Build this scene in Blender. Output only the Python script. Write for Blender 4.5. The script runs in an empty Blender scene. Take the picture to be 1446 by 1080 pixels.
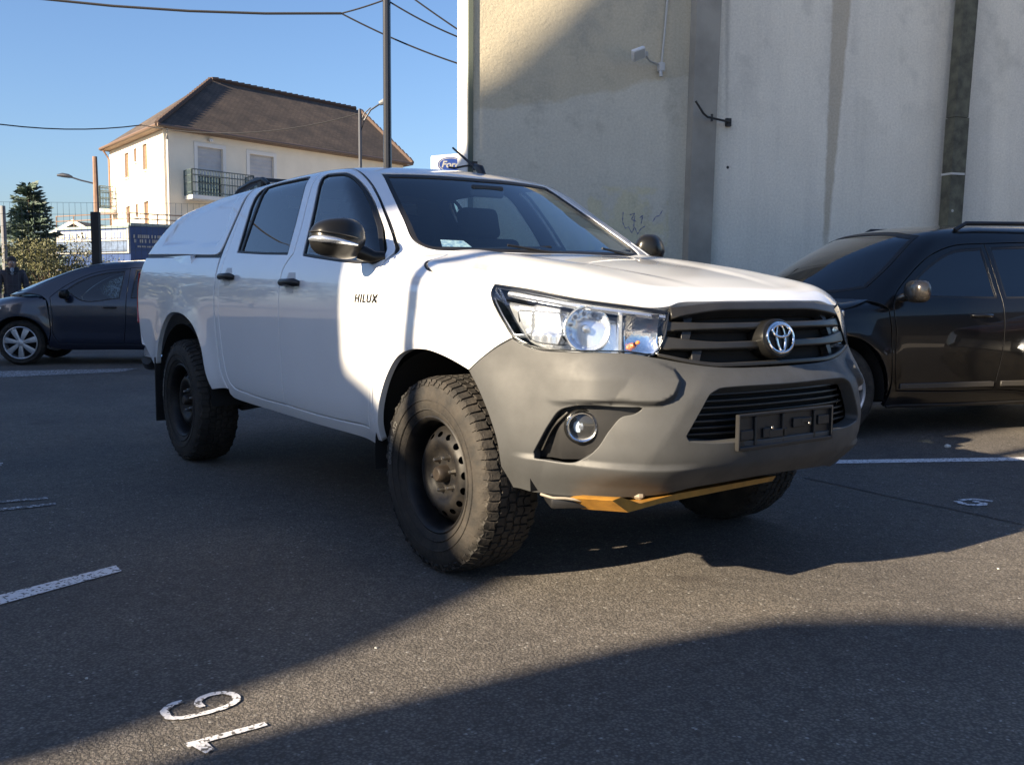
import bpy, bmesh, math, random
import numpy as np
from mathutils import Vector, Matrix
from mathutils.geometry import delaunay_2d_cdt
random.seed(7); rng = np.random.default_rng(7)
R_ = math.radians; PI = math.pi
SC = bpy.context.scene; COL = SC.collection
# ---------------------------------------------------------------- camera
CAM_P = Vector((3.3255, -2.9584, 1.1437)); CF = 1404.23
yaw, pitch, roll = 2.50846833, .09753516, .00583403
Fv = Vector((math.cos(yaw)*math.cos(pitch), math.sin(yaw)*math.cos(pitch), -math.sin(pitch)))
Rv = Fv.cross(Vector((0, 0, 1))).normalized(); Uv = Rv.cross(Fv)
Rv, Uv = Rv*math.cos(roll)+Uv*math.sin(roll), Uv*math.cos(roll)-Rv*math.sin(roll)
cd = bpy.data.cameras.new('camera'); cam = bpy.data.objects.new('camera', cd); COL.objects.link(cam)
M = Matrix.Identity(4)
for i in range(3):
    M[i][0] = Rv[i]; M[i][1] = Uv[i]; M[i][2] = -Fv[i]; M[i][3] = CAM_P[i]
cam.matrix_world = M
cd.sensor_width = 36; cd.lens = CF/1446*36; cd.clip_end = 2000; cd.clip_start = .05
SC.camera = cam
# ---------------------------------------------------------------- sky, sun, exposure
SUN_EL = 22.8; TS = math.tan(R_(SUN_EL))
w = bpy.data.worlds.new('World'); SC.world = w; w.use_nodes = True
nt = w.node_tree; bg = nt.nodes['Background']; sky = nt.nodes.new('ShaderNodeTexSky')
sky.sky_type = 'NISHITA'; sky.sun_disc = False; sky.sun_elevation = R_(SUN_EL); sky.sun_rotation = R_(180)
sky.air_density = 1.0; sky.dust_density = 1.2; sky.ozone_density = 5.0; sky.altitude = 0
tn = nt.nodes.new('ShaderNodeMix'); tn.data_type = 'RGBA'; tn.blend_type = 'MULTIPLY'; tn.inputs[0].default_value = 1; tn.inputs[7].default_value = (.98, .95, .98, 1)
nt.links.new(sky.outputs[0], tn.inputs[6]); nt.links.new(tn.outputs[2], bg.inputs[0]); bg.inputs[1].default_value = .057
sl = bpy.data.lights.new('sun', 'SUN'); sl.energy = 5.0; sl.angle = R_(.53); sl.color = (1, .83, .60)
so = bpy.data.objects.new('sun', sl); COL.objects.link(so)
so.rotation_euler = Vector((0, -math.cos(R_(SUN_EL)), math.sin(R_(SUN_EL)))).to_track_quat('Z', 'Y').to_euler()
so.location = (0, -30, 20)
SC.view_settings.view_transform = 'Standard'; SC.view_settings.look = 'None'; SC.view_settings.gamma = 1
SC.view_settings.exposure = 1.85
SC.render.engine = 'CYCLES'
# ---------------------------------------------------------------- materials
def NM(name):
    m = bpy.data.materials.new(name); m.use_nodes = True
    return m, m.node_tree, m.node_tree.nodes['Principled BSDF']
def lin(c): return (c[0], c[1], c[2], 1)
def mat(name, col, rough=.5, metal=0, coat=0, coatr=.03, spec=.5, var=0, vs=6, bump=0, bs=60, col2=None, rv=0, em=None, ems=0, detail=6):
    m, t, b = NM(name)
    b.inputs['Base Color'].default_value = lin(col); b.inputs['Roughness'].default_value = rough
    b.inputs['Metallic'].default_value = metal; b.inputs['Coat Weight'].default_value = coat
    b.inputs['Coat Roughness'].default_value = coatr; b.inputs['Specular IOR Level'].default_value = spec
    N = t.nodes.new; L = t.links.new
    tc = N('ShaderNodeTexCoord')
    if var or rv or col2:
        n = N('ShaderNodeTexNoise'); n.inputs['Scale'].default_value = vs; n.inputs['Detail'].default_value = detail; n.inputs['Roughness'].default_value = .6
        L(tc.outputs['Object'], n.inputs['Vector'])
        mx = N('ShaderNodeMix'); mx.data_type = 'RGBA'
        c2 = col2 or tuple(max(0, c*(1-var)) for c in col)
        mx.inputs[6].default_value = lin(col); mx.inputs[7].default_value = lin(c2)
        cr = N('ShaderNodeValToRGB'); cr.color_ramp.elements[0].position = .38; cr.color_ramp.elements[1].position = .66
        L(n.outputs[0], cr.inputs[0]); L(cr.outputs[0], mx.inputs[0]); L(mx.outputs[2], b.inputs['Base Color'])
        if rv:
            mr = N('ShaderNodeMapRange'); mr.inputs['To Min'].default_value = rough; mr.inputs['To Max'].default_value = rough+rv
            L(cr.outputs[0], mr.inputs[0]); L(mr.outputs[0], b.inputs['Roughness'])
    if bump:
        n2 = N('ShaderNodeTexNoise'); n2.inputs['Scale'].default_value = bs; n2.inputs['Detail'].default_value = 4
        L(tc.outputs['Object'], n2.inputs['Vector'])
        bp = N('ShaderNodeBump'); bp.inputs['Strength'].default_value = bump; bp.inputs['Distance'].default_value = .01
        L(n2.outputs[0], bp.inputs['Height']); L(bp.outputs[0], b.inputs['Normal'])
    if em:
        b.inputs['Emission Color'].default_value = lin(em); b.inputs['Emission Strength'].default_value = ems
    return m
def glass(name, tint, rough=.0, ior=1.5, base=None):
    m, t, b = NM(name); N = t.nodes.new; L = t.links.new
    tr = N('ShaderNodeBsdfTransparent'); tr.inputs[0].default_value = lin(tint)
    gl = N('ShaderNodeBsdfGlossy'); gl.inputs['Roughness'].default_value = rough; gl.inputs['Color'].default_value = (1, 1, 1, 1)
    fr = N('ShaderNodeFresnel'); ge = N('ShaderNodeNewGeometry'); io = N('ShaderNodeMix'); io.inputs[2].default_value = ior; io.inputs[3].default_value = 1/ior; L(ge.outputs['Backfacing'], io.inputs[0]); L(io.outputs[0], fr.inputs['IOR'])
    mu = N('ShaderNodeMath'); mu.operation = 'MULTIPLY_ADD'; mu.inputs[1].default_value = 1.5; mu.inputs[2].default_value = .01; mu.use_clamp = True
    L(fr.outputs[0], mu.inputs[0])
    mx = N('ShaderNodeMixShader'); L(mu.outputs[0], mx.inputs[0]); L(tr.outputs[0], mx.inputs[1]); L(gl.outputs[0], mx.inputs[2])
    L(mx.outputs[0], t.nodes['Material Output'].inputs[0]); t.nodes.remove(b)
    return m
WHITE = mat('white_car_paint', (.85, .86, .87), .32, coat=1, coatr=.02, var=.035, vs=2.2)
WHITE.node_tree.nodes['Principled BSDF'].inputs['Coat IOR'].default_value = 1.9
GREYP = mat('grey_bumper_plastic', (.055, .057, .059), .50, var=.22, vs=7, bump=.10, bs=520, rv=.14, spec=.5)
BLKP = mat('black_plastic', (.016, .016, .017), .42, var=.3, vs=9, bump=.05, bs=300)
GRILLP = mat('grille_plastic', (.026, .025, .023), .38, var=.3, vs=9, bump=.03, bs=200)
BLKG = mat('gloss_black', (.008, .008, .008), .28, spec=.35)
DARK = mat('underbody_black', (.008, .008, .008), .9)
SEAL = mat('window_seal_rubber', (.010, .010, .011), .5)
RUB = mat('tyre_rubber', (.016, .015, .014), .78, col2=(.040, .034, .028), vs=11, bump=.35, bs=55, spec=.35)
RUBT = mat('tyre_tread_rubber', (.020, .019, .018), .8, col2=(.050, .043, .036), vs=16, bump=.3, bs=80, spec=.3)
LETTER = mat('tyre_letter_white', (.13, .125, .115), .7, var=.3, vs=40)
STEEL = mat('black_painted_steel', (.005, .005, .006), .5, var=.3, vs=20, coat=0, spec=.28, col2=(.016, .014, .012))
NUT = mat('zinc_nuts', (.34, .32, .29), .32, metal=1)
RUSTY = mat('hub_cap_dull', (.035, .027, .021), .5, metal=.3, var=.4, vs=30)
CHROME = mat('chrome', (.86, .87, .88), .06, metal=1)
REFL = mat('lamp_reflector', (.92, .94, .97), .16, metal=1, bump=.25, bs=34)
LAMPH = mat('lamp_housing_silver', (.66, .70, .76), .22, metal=.85, coat=.3, bump=.12, bs=18)
LAMPD = mat('lamp_housing_dark', (.07, .08, .095), .25, metal=.4)
AMBER = mat('amber_bulb', (.9, .25, .03), .2)
REDL = mat('red_lamp_plastic', (.35, .01, .012), .12, coat=1)
ORANGE = mat('orange_skid_paint', (.42, .20, .025), .5, var=.35, vs=14, bump=.1)
TAN = mat('bare_bracket', (.22, .19, .15), .6, var=.3, vs=30)
SEATM = mat('dark_seat_fabric', (.016, .017, .020), .9, bump=.2, bs=200)
TRIM = mat('cabin_trim', (.040, .043, .047), .8)
GL_SIDE = glass('side_glass', (.60, .68, .67))
GL_WS = glass('windscreen_glass', (.74, .86, .86))
GL_CLR = glass('clear_lens', (.93, .94, .95), ior=1.42)
STICK = mat('sticker_blue_white', (.55, .62, .70), .4, col2=(.10, .2, .4), vs=45)
BADGE = mat('badge_dark', (.03, .03, .034), .25, metal=.7)
NAVY = mat('navy_car_paint', (.010, .014, .030), .28, coat=1, coatr=.03)
BLACKC = mat('black_car_paint', (.0040, .0040, .0046), .30, coat=1, coatr=.02)
BLACKC.node_tree.nodes['Principled BSDF'].inputs['Coat IOR'].default_value = 1.38; BLACKC.node_tree.nodes['Principled BSDF'].inputs['Specular IOR Level'].default_value = .25
MAROON = mat('dark_red_car_paint', (.030, .008, .008), .3, coat=1)
SILV = mat('silver_hubcap', (.52, .53, .55), .35, metal=.6, var=.2, vs=12)
GL_CAR = glass('dark_car_glass', (.30, .36, .36))
GL_CAR2 = glass('tinted_car_glass', (.06, .07, .08), ior=1.6)
# ---------------------------------------------------------------- helpers
def link(o, parent=None):
    COL.objects.link(o)
    if parent is not None: o.parent = parent
    return o
def tag(o, label=None, cat=None, group=None, kind=None):
    if label: o['label'] = label
    if cat: o['category'] = cat
    if group: o['group'] = group
    if kind: o['kind'] = kind
    return o
def empty(name, loc=(0, 0, 0), rz=0, label=None, cat=None, group=None):
    o = bpy.data.objects.new(name, None); o.location = loc; o.rotation_euler = (0, 0, rz); o.empty_display_size = .2
    link(o); return tag(o, label, cat, group)
def obj(name, bm, m, parent=None, sharp=35, smooth=True):
    me = bpy.data.meshes.new(name)
    bmesh.ops.recalc_face_normals(bm, faces=bm.faces)
    bm.to_mesh(me); bm.free()
    for mm in (m if isinstance(m, (list, tuple)) else [m]): me.materials.append(mm)
    if smooth:
        for p in me.polygons: p.use_smooth = True
        me.set_sharp_from_angle(angle=R_(sharp))
    return link(bpy.data.objects.new(name, me), parent)
def B(): return bmesh.new()
def add(bm, verts, faces, mi=0):
    vs = [bm.verts.new(v) for v in verts]
    for f in faces:
        try:
            q = bm.faces.new([vs[i] for i in f]); q.material_index = mi
        except ValueError: pass
    return vs
CUBEF = [(0, 1, 3, 2), (4, 6, 7, 5), (0, 4, 5, 1), (2, 3, 7, 6), (0, 2, 6, 4), (1, 5, 7, 3)]
def bx(bm, c, s, rot=None, bev=0, mi=0, seg=1):
    t = bmesh.new() if bev else bm
    Mx = rot if rot is not None else Matrix.Identity(3)
    c = Vector(c)
    vs = [c+Mx@Vector((sx*s[0]/2, sy*s[1]/2, sz*s[2]/2)) for sx in (-1, 1) for sy in (-1, 1) for sz in (-1, 1)]
    add(t, vs, CUBEF, mi)
    if bev:
        bmesh.ops.bevel(t, geom=t.edges[:], offset=min(bev, min(s)*.45), segments=seg, affect='EDGES', profile=.5)
        merge(bm, t, mi)
def merge(bm, t, mi=0):
    t.verts.index_update()
    add(bm, [v.co.copy() for v in t.verts], [[v.index for v in f.verts] for f in t.faces], mi); t.free()
def rz(a): return Matrix.Rotation(a, 3, 'Z')
def tube(bm, pts, r, n=8, cap=True, mi=0):
    pts = [Vector(p) for p in pts]; rs = r if isinstance(r, (list, tuple)) else [r]*len(pts)
    rings = []; up = Vector((0, 0, 1))
    for i, p in enumerate(pts):
        d = (pts[min(i+1, len(pts)-1)]-pts[max(i-1, 0)]).normalized()
        a = d.cross(up if abs(d.z) < .95 else Vector((1, 0, 0))).normalized(); b = d.cross(a)
        rings.append([bm.verts.new(p+(a*math.cos(k*2*PI/n)+b*math.sin(k*2*PI/n))*rs[i]) for k in range(n)])
    for i in range(len(rings)-1):
        for k in range(n):
            f = bm.faces.new((rings[i][k], rings[i][(k+1) % n], rings[i+1][(k+1) % n], rings[i+1][k])); f.material_index = mi
    if cap:
        for q in (rings[0], rings[-1]):
            f = bm.faces.new(q); f.material_index = mi
def lathe(bm, prof, n=48, Mx=None, mi=0, closed=False):
    # prof: (radius, y); axis = Y
    Mx = Mx or Matrix.Identity(4)
    rings = [[bm.verts.new(Mx@Vector((r*math.cos(k*2*PI/n), y, r*math.sin(k*2*PI/n)))) for k in range(n)] for r, y in prof]
    rng_ = range(len(rings)) if closed else range(len(rings)-1)
    for i in rng_:
        j = (i+1) % len(rings)
        for k in range(n):
            f = bm.faces.new((rings[i][k], rings[i][(k+1) % n], rings[j][(k+1) % n], rings[j][k])); f.material_index = mi
    return rings
def axisM(p, d):
    # matrix that puts local Y along d at p
    d = Vector(d).normalized(); q = Vector((0, 1, 0)).rotation_difference(d)
    return Matrix.Translation(Vector(p))@q.to_matrix().to_4x4()
def text_mesh(s, size, ext=.002, bold=0, sp=1.0):
    cu = bpy.data.curves.new('t', 'FONT'); cu.body = s; cu.space_character = sp; cu.size = size; cu.extrude = ext; cu.offset = bold; cu.align_x = 'CENTER'; cu.align_y = 'CENTER'; cu.resolution_u = 4
    o = bpy.data.objects.new('t', cu); COL.objects.link(o)
    dg = bpy.context.evaluated_depsgraph_get(); me = bpy.data.meshes.new_from_object(o.evaluated_get(dg))
    V = np.array([v.co[:] for v in me.vertices]); Fc = [tuple(p.vertices) for p in me.polygons]
    bpy.data.objects.remove(o); bpy.data.curves.remove(cu); bpy.data.meshes.remove(me)
    return V, Fc
# polygons
def resample(poly, step, closed=True, sharp=42):
    P = [np.array(p, float) for p in poly]; n = len(P)
    def crn(i):
        if not closed and i in (0, n-1): return True
        a = P[i]-P[i-1]; b = P[(i+1) % n]-P[i]
        c = np.dot(a, b)/max(1e-9, np.linalg.norm(a)*np.linalg.norm(b))
        return math.degrees(math.acos(max(-1, min(1, c)))) > sharp
    cr = [crn(i) for i in range(n)]
    out = []
    for i in range(n if closed else n-1):
        p1, p2 = P[i], P[(i+1) % n]; p0 = P[i-1] if not cr[i] else 2*p1-p2
        p3 = P[(i+2) % n] if not cr[(i+1) % n] else 2*p2-p1
        L = np.linalg.norm(p2-p1); k = max(1, int(round(L/step)))
        # finite tangents scaled to this segment keep uneven spacing smooth
        def tg(a, b, c):
            la = np.linalg.norm(b-a)+1e-9; lb = np.linalg.norm(c-b)+1e-9
            return ((b-a)/la*lb+(c-b)/lb*la)/(la+lb)*min(L, 2*la, 2*lb)
        t1 = tg(p0, p1, p2); t2 = tg(p1, p2, p3)
        for j in range(k):
            t = j/k
            out.append((2*t**3-3*t*t+1)*p1+(t**3-2*t*t+t)*t1+(-2*t**3+3*t*t)*p2+(t**3-t*t)*t2)
    if not closed: out.append(P[-1])
    return np.array(out)
def area2(p): return .5*np.sum(p[:, 0]*np.roll(p[:, 1], -1)-np.roll(p[:, 0], -1)*p[:, 1])
def inset(p, d):
    s = 1 if area2(p) > 0 else -1
    t = np.roll(p, -1, 0)-np.roll(p, 1, 0); t /= np.maximum(np.linalg.norm(t, axis=1, keepdims=True), 1e-9)
    nn = np.stack([-t[:, 1], t[:, 0]], 1)*s
    return p+nn*d
def inside(q, p):
    x, y = q[:, 0], q[:, 1]; r = np.zeros(len(q), bool)
    for (x1, y1), (x2, y2) in zip(p, np.roll(p, -1, 0)):
        if y1 == y2: continue
        c = ((y1 > y) != (y2 > y)) & (x < (x2-x1)*(y-y1)/(y2-y1)+x1); r ^= c
    return r
def pdist(q, p, closed=True):
    d = np.full(len(q), 1e9); m = len(p) if closed else len(p)-1
    for i in range(m):
        a = p[i]; b = p[(i+1) % len(p)]; ab = b-a; l = max(1e-12, ab@ab)
        t = np.clip(((q-a)@ab)/l, 0, 1); d = np.minimum(d, np.linalg.norm(q-(a+t[:, None]*ab), axis=1))
    return d
def sdist(q, p):
    return np.where(inside(q, p), 1, -1)*pdist(q, p)
def sstep(x): x = np.clip(x, 0, 1); return x*x*(3-2*x)
def tri2d(outer, holes, step):
    lo = outer.min(0); hi = outer.max(0)
    gx, gy = np.meshgrid(np.arange(lo[0]+step/2, hi[0], step), np.arange(lo[1]+step/2, hi[1], step))
    gx = gx+np.where(np.arange(gx.shape[0]) % 2, step/2, 0)[:, None]
    g = np.stack([gx.ravel(), gy.ravel()], 1); g = g[inside(g, outer)]
    if len(g): g = g[pdist(g, outer) > step*.45]
    for h in holes:
        if len(g): g = g[~inside(g, h)]
        if len(g): g = g[pdist(g, h) > step*.45]
    V = [tuple(v) for v in outer]; E = [(i, (i+1) % len(outer)) for i in range(len(outer))]
    for h in holes:
        b = len(V); V += [tuple(v) for v in h]; E += [(b+i, b+(i+1) % len(h)) for i in range(len(h))]
    V += [tuple(v) for v in g]
    vo, eo, fo, ov, oe, of = delaunay_2d_cdt([Vector(v) for v in V], E, [], 0, 1e-6)
    vo = np.array([v[:] for v in vo]); fo = np.array([f for f in fo if len(f) == 3])
    cen = vo[fo].mean(1); k = inside(cen, outer)
    for h in holes: k &= ~inside(cen, h)
    fo = fo[k]
    ar = np.abs(np.cross(vo[fo[:, 1]]-vo[fo[:, 0]], vo[fo[:, 2]]-vo[fo[:, 0]])); fo = fo[ar > 1e-10]
    return vo, fo
def mk(name, V, Fc, Nn, m, parent, flip=False):
    me = bpy.data.meshes.new(name)
    if flip:
        V = V*np.array([1, -1, 1]); Nn = Nn*np.array([1, -1, 1]); Fc = [f[::-1] for f in Fc]
    me.from_pydata([tuple(v) for v in V], [], [tuple(int(i) for i in f) for f in Fc])
    for p in me.polygons: p.use_smooth = True
    me.normals_split_custom_set_from_vertices([tuple(n) for n in Nn])
    me.materials.append(m)
    return link(bpy.data.objects.new(name, me), parent)
def panel(name, S, kind, G, outer, m, parent, holes=(), step=.04, gap=.0025, thick=.014, off=0., disp=None, mirror=True, bev=.003, hthick=None, rs=None, smooth=True, single=False):
    G = getattr(S, G); mp = getattr(S, 'm_'+kind)
    rs = rs or step*.5
    o2 = resample(outer, rs) if smooth else resample(outer, rs, sharp=0)
    h2 = [resample(h, rs) for h in holes]
    o2 = inset(o2, gap+(0 if single else bev)); h2 = [inset(h, -(gap+(0 if single else bev))) for h in h2]
    vo, fo = tri2d(o2, h2, step)
    def surf(uv):
        P = mp(G, uv); N = S.grad(G, P)
        d = off+(disp(uv) if disp else 0)
        if np.ndim(d) == 0: return P+N*d, N
        return P+N*d[:, None], N
    P, N = surf(vo)
    if disp is not None:
        e = .002
        Pu = surf(vo+[e, 0])[0]-surf(vo-[e, 0])[0]; Pv = surf(vo+[0, e])[0]-surf(vo-[0, e])[0]
        N2 = np.cross(Pu, Pv); N2 /= np.maximum(np.linalg.norm(N2, axis=1, keepdims=True), 1e-9)
        s = np.sign((N2*N).sum(1, keepdims=True)); s[s == 0] = 1; N = N2*s
    # orient faces along N
    fn = np.cross(P[fo[:, 1]]-P[fo[:, 0]], P[fo[:, 2]]-P[fo[:, 0]])
    fl = (fn*N[fo].mean(1)).sum(1) < 0; fo[fl] = fo[fl][:, ::-1]
    V = [P]; NN = [N]; Fc = [list(f) for f in fo]; base = len(P)
    if not single:
        # boundary edges (directed)
        ed = {}
        for f in fo:
            for a, b in ((f[0], f[1]), (f[1], f[2]), (f[2], f[0])): ed[(a, b)] = 1
        be = [(a, b) for (a, b) in ed if (b, a) not in ed]
        out = {}
        for a, b in be:
            t = P[b]-P[a]; o = np.cross(t, N[a]); o /= max(np.linalg.norm(o), 1e-9)
            for q in (a, b): out[q] = out.get(q, 0)+o
        idx = list(out); O = np.array([out[i] for i in idx]); O /= np.maximum(np.linalg.norm(O, axis=1, keepdims=True), 1e-9)
        Pb = P[idx]; Nb = N[idx]; n = len(idx); pos = {q: i for i, q in enumerate(idx)}
        hin = np.zeros(n, bool)
        if hthick is not None and len(h2):
            for h in h2: hin |= pdist(vo[idx], h) < 1e-4
        th = np.where(hin, hthick if hthick is not None else thick, thick)[:, None]
        R1 = Pb+O*bev*.6-Nb*bev*.25; R2 = Pb+O*bev-Nb*bev; R3 = Pb+O*bev-Nb*th
        V += [R1, R2, R2, R3]
        n1 = Nb*.8+O*.6; n1 /= np.linalg.norm(n1, axis=1, keepdims=True)
        n2 = Nb*.2+O; n2 /= np.linalg.norm(n2, axis=1, keepdims=True)
        NN += [n1, n2, O, O]
        for a, b in be:
            i, j = pos[a], pos[b]
            Fc += [[b, a, base+i, base+j], [base+j, base+i, base+n+i, base+n+j], [base+2*n+j, base+2*n+i, base+3*n+i, base+3*n+j]]
    V = np.concatenate(V); NN = np.concatenate(NN)
    a = mk(name, V, Fc, NN, m, parent)
    if mirror: mk(name, V, Fc, NN, m, parent, True)
    return a

# ================================================================ ground
def asphalt():
    m, t, b = NM('asphalt'); N = t.nodes.new; L = t.links.new
    tc = N('ShaderNodeTexCoord')
    def noise(sc, det=4, ro=.6):
        n = N('ShaderNodeTexNoise'); n.inputs['Scale'].default_value = sc; n.inputs['Detail'].default_value = det; n.inputs['Roughness'].default_value = ro
        L(tc.outputs['Object'], n.inputs['Vector']); return n
    def ramp(src, p0, p1, c0, c1):
        r = N('ShaderNodeValToRGB'); e = r.color_ramp.elements; e[0].position = p0; e[1].position = p1; e[0].color = lin(c0); e[1].color = lin(c1)
        L(src, r.inputs[0]); return r
    v = N('ShaderNodeTexVoronoi'); v.inputs['Scale'].default_value = 105; v.inputs['Randomness'].default_value = 1; L(tc.outputs['Object'], v.inputs['Vector'])
    hs = N('ShaderNodeSeparateColor'); L(v.outputs['Color'], hs.inputs[0])
    stone = ramp(hs.outputs[0], .0, 1.0, (.132, .120, .107), (.188, .170, .150))
    e = stone.color_ramp.elements.new(.90); e.color = lin((.17, .154, .138)); e2 = stone.color_ramp.elements.new(.985); e2.color = lin((.20, .19, .175)); stone.color_ramp.elements[-1].color = lin((.36, .35, .33))
    edge = ramp(v.outputs['Distance'], .25, .62, (1, 1, 1), (.52, .52, .52))
    mu = N('ShaderNodeMix'); mu.data_type = 'RGBA'; mu.blend_type = 'MULTIPLY'; mu.inputs[0].default_value = 1
    L(stone.outputs[0], mu.inputs[6]); L(edge.outputs[0], mu.inputs[7])
    big = ramp(noise(.7, 5).outputs[0], .35, .7, (.78, .78, .80), (1.22, 1.2, 1.16))
    m2 = N('ShaderNodeMix'); m2.data_type = 'RGBA'; m2.blend_type = 'MULTIPLY'; m2.inputs[0].default_value = 1
    L(mu.outputs[2], m2.inputs[6]); L(big.outputs[0], m2.inputs[7])
    mid = ramp(noise(14, 4).outputs[0], .3, .75, (.8, .8, .8), (1.2, 1.2, 1.2))
    m3 = N('ShaderNodeMix'); m3.data_type = 'RGBA'; m3.blend_type = 'MULTIPLY'; m3.inputs[0].default_value = 1
    L(m2.outputs[2], m3.inputs[6]); L(mid.outputs[0], m3.inputs[7])
    st = ramp(noise(2.1, 3, .5).outputs[0], .66, .76, (1, 1, 1), (.62, .60, .60)); pale = ramp(noise(1.3, 6, .7).outputs[0], .60, .78, (1, 1, 1), (1.18, 1.15, 1.1))
    m4 = N('ShaderNodeMix'); m4.data_type = 'RGBA'; m4.blend_type = 'MULTIPLY'; m4.inputs[0].default_value = 1; L(m3.outputs[2], m4.inputs[6]); L(st.outputs[0], m4.inputs[7])
    m5 = N('ShaderNodeMix'); m5.data_type = 'RGBA'; m5.blend_type = 'MULTIPLY'; m5.inputs[0].default_value = 1; L(m4.outputs[2], m5.inputs[6]); L(pale.outputs[0], m5.inputs[7]); L(m5.outputs[2], b.inputs['Base Color'])
    b.inputs['Roughness'].default_value = .78; b.inputs['Specular IOR Level'].default_value = .35
    inv = N('ShaderNodeMath'); inv.operation = 'SUBTRACT'; inv.inputs[0].default_value = 1; L(v.outputs['Distance'], inv.inputs[1])
    ad = N('ShaderNodeMath'); ad.operation = 'MULTIPLY_ADD'; ad.inputs[1].default_value = 1.4; L(noise(260, 3).outputs[0], ad.inputs[0]); L(inv.outputs[0], ad.inputs[2])
    bp = N('ShaderNodeBump'); bp.inputs['Strength'].default_value = .7; bp.inputs['Distance'].default_value = .005; L(ad.outputs[0], bp.inputs['Height']); L(bp.outputs[0], b.inputs['Normal'])
    return m
ASPH = asphalt()
PAINT = mat('worn_road_paint', (.62, .62, .62), .75, var=.15, vs=30, bump=.5, bs=220)
def worn(name, thr=.5):
    # paint with specks of asphalt showing through where it has worn off
    m, t, b = NM(name); N = t.nodes.new; L = t.links.new; tc = N('ShaderNodeTexCoord')
    v = N('ShaderNodeTexVoronoi'); v.inputs['Scale'].default_value = 95; L(tc.outputs['Object'], v.inputs['Vector'])
    n = N('ShaderNodeTexNoise'); n.inputs['Scale'].default_value = 45; n.inputs['Detail'].default_value = 5; L(tc.outputs['Object'], n.inputs['Vector'])
    a = N('ShaderNodeMath'); a.operation = 'MULTIPLY_ADD'; a.inputs[1].default_value = .45; L(v.outputs['Distance'], a.inputs[0]); L(n.outputs[0], a.inputs[2])
    r = N('ShaderNodeValToRGB'); r.color_ramp.elements[0].position = thr+.10; r.color_ramp.elements[1].position = thr+.20
    r.color_ramp.elements[0].color = lin((.62, .62, .64)); r.color_ramp.elements[1].color = lin((.10, .095, .09))
    L(a.outputs[0], r.inputs[0]); L(r.outputs[0], b.inputs['Base Color']); b.inputs['Roughness'].default_value = .75
    bp = N('ShaderNodeBump'); bp.inputs['Strength'].default_value = .4; bp.inputs['Distance'].default_value = .003; L(v.outputs['Distance'], bp.inputs['Height']); L(bp.outputs[0], b.inputs['Normal'])
    return m
WORN = worn('worn_marking_paint', .68); WORN2 = worn('very_worn_marking_paint', .50)
b = B(); add(b, [(-600, -600, 0), (600, -600, 0), (600, 600, 0), (-600, 600, 0)], [(0, 1, 2, 3)]); tag(obj('ground', b, ASPH, smooth=False), kind='structure')
def marking(name, pl, m, z=.004):
    b = B(); add(b, [(x, y, z) for x, y in pl], [tuple(range(len(pl)))]); return tag(obj(name, b, m, smooth=False), kind='structure')
marking('bay_line', [(-.803, -1.917), (-.708, -1.920), (-.335, -2.87), (-.47, -2.87)], WORN)
marking('bay_line', [(-2.36, -1.86), (-2.31, -1.87), (-2.40, -2.5), (-2.46, -2.5)], WORN2)
marking('bay_line', [(-2.18, -1.86), (-2.13, -1.87), (-2.17, -2.5), (-2.23, -2.5)], WORN2)
marking('bay_line', [(-3.62, -1.87), (-3.50, -1.90), (-3.5, -2.6), (-3.62, -2.6)], WORN2)
marking('bay_line', [(-11.1, -1.4), (-9.9, -1.6), (-9.95, .55), (-10.35, .85)], WORN2)
marking('bay_line', [(-.64, 2.647), (.40, 4.48), (.47, 4.34), (-.572, 2.514)], WORN)
def digit(s, c, up, size, wx=1, name='bay_number', m=None):
    V, Fc = text_mesh(s, size, 0, .001)
    up = Vector(up).normalized(); rt = Vector((up.y, -up.x)); q = B()
    add(q, [(c[0]+rt.x*v[0]*wx+up.x*v[1], c[1]+rt.y*v[0]*wx+up.y*v[1], .0045) for v in V], [f for f in Fc])
    q2 = B()
    fs = [f for f in q.faces if abs(f.normal.z) > .5 or True]
    return tag(obj(name, q, m or WORN, smooth=False), kind='structure')
# '1 6' painted to be read from the other side, stroke by stroke
def stroke(pts, w_, name, m):
    P = resample(pts, .006, closed=False); n = len(P); t = np.gradient(P, axis=0); t /= np.linalg.norm(t, axis=1, keepdims=True); nn = np.stack([-t[:, 1], t[:, 0]], 1)
    ww = np.array([w_*(1+.08*math.sin(i*.9)) for i in range(n)])[:, None]
    b = B(); add(b, [(x, y, .0042) for x, y in P-nn*ww/2]+[(x, y, .0042) for x, y in P+nn*ww/2], [(i, i+1, n+i+1, n+i) for i in range(n-1)])
    return tag(obj(name, b, m, smooth=False), kind='structure')
stroke([(.675, -2.127), (.676, -2.157), (.708, -2.189), (.756, -2.191), (.776, -2.168), (.783, -2.124), (.783, -2.079), (.776, -2.038), (.755, -2.004), (.715, -1.996), (.681, -2.016), (.674, -2.048), (.686, -2.081), (.714, -2.098), (.742, -2.096)], .021, 'bay_number', WORN)
stroke([(.942, -2.206), (.940, -1.996)], .025, 'bay_number', WORN)
marking('bay_number', [(.952, -2.195), (.955, -2.157), (1.003, -2.155), (1.011, -2.181)], WORN)
stroke([(.503, 2.085), (.536, 2.062), (.573, 2.048), (.607, 2.061), (.628, 2.118), (.616, 2.150), (.585, 2.160), (.554, 2.150)], .040, 'bay_number', WORN)
stroke([(.50, 2.12), (.512, 2.16), (.529, 2.20), (.571, 2.225), (.618, 2.238)], .034, 'bay_number', WORN)
TAR = mat('tar_seam', (.012, .012, .013), .6, bump=.2, bs=100)
stroke([(-.386, 1.945), (-.1, 1.93), (.194, 1.896), (.6, 1.88), (.958, 1.851), (2.2, 1.80)], .012, 'tar_seam', TAR)
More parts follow.
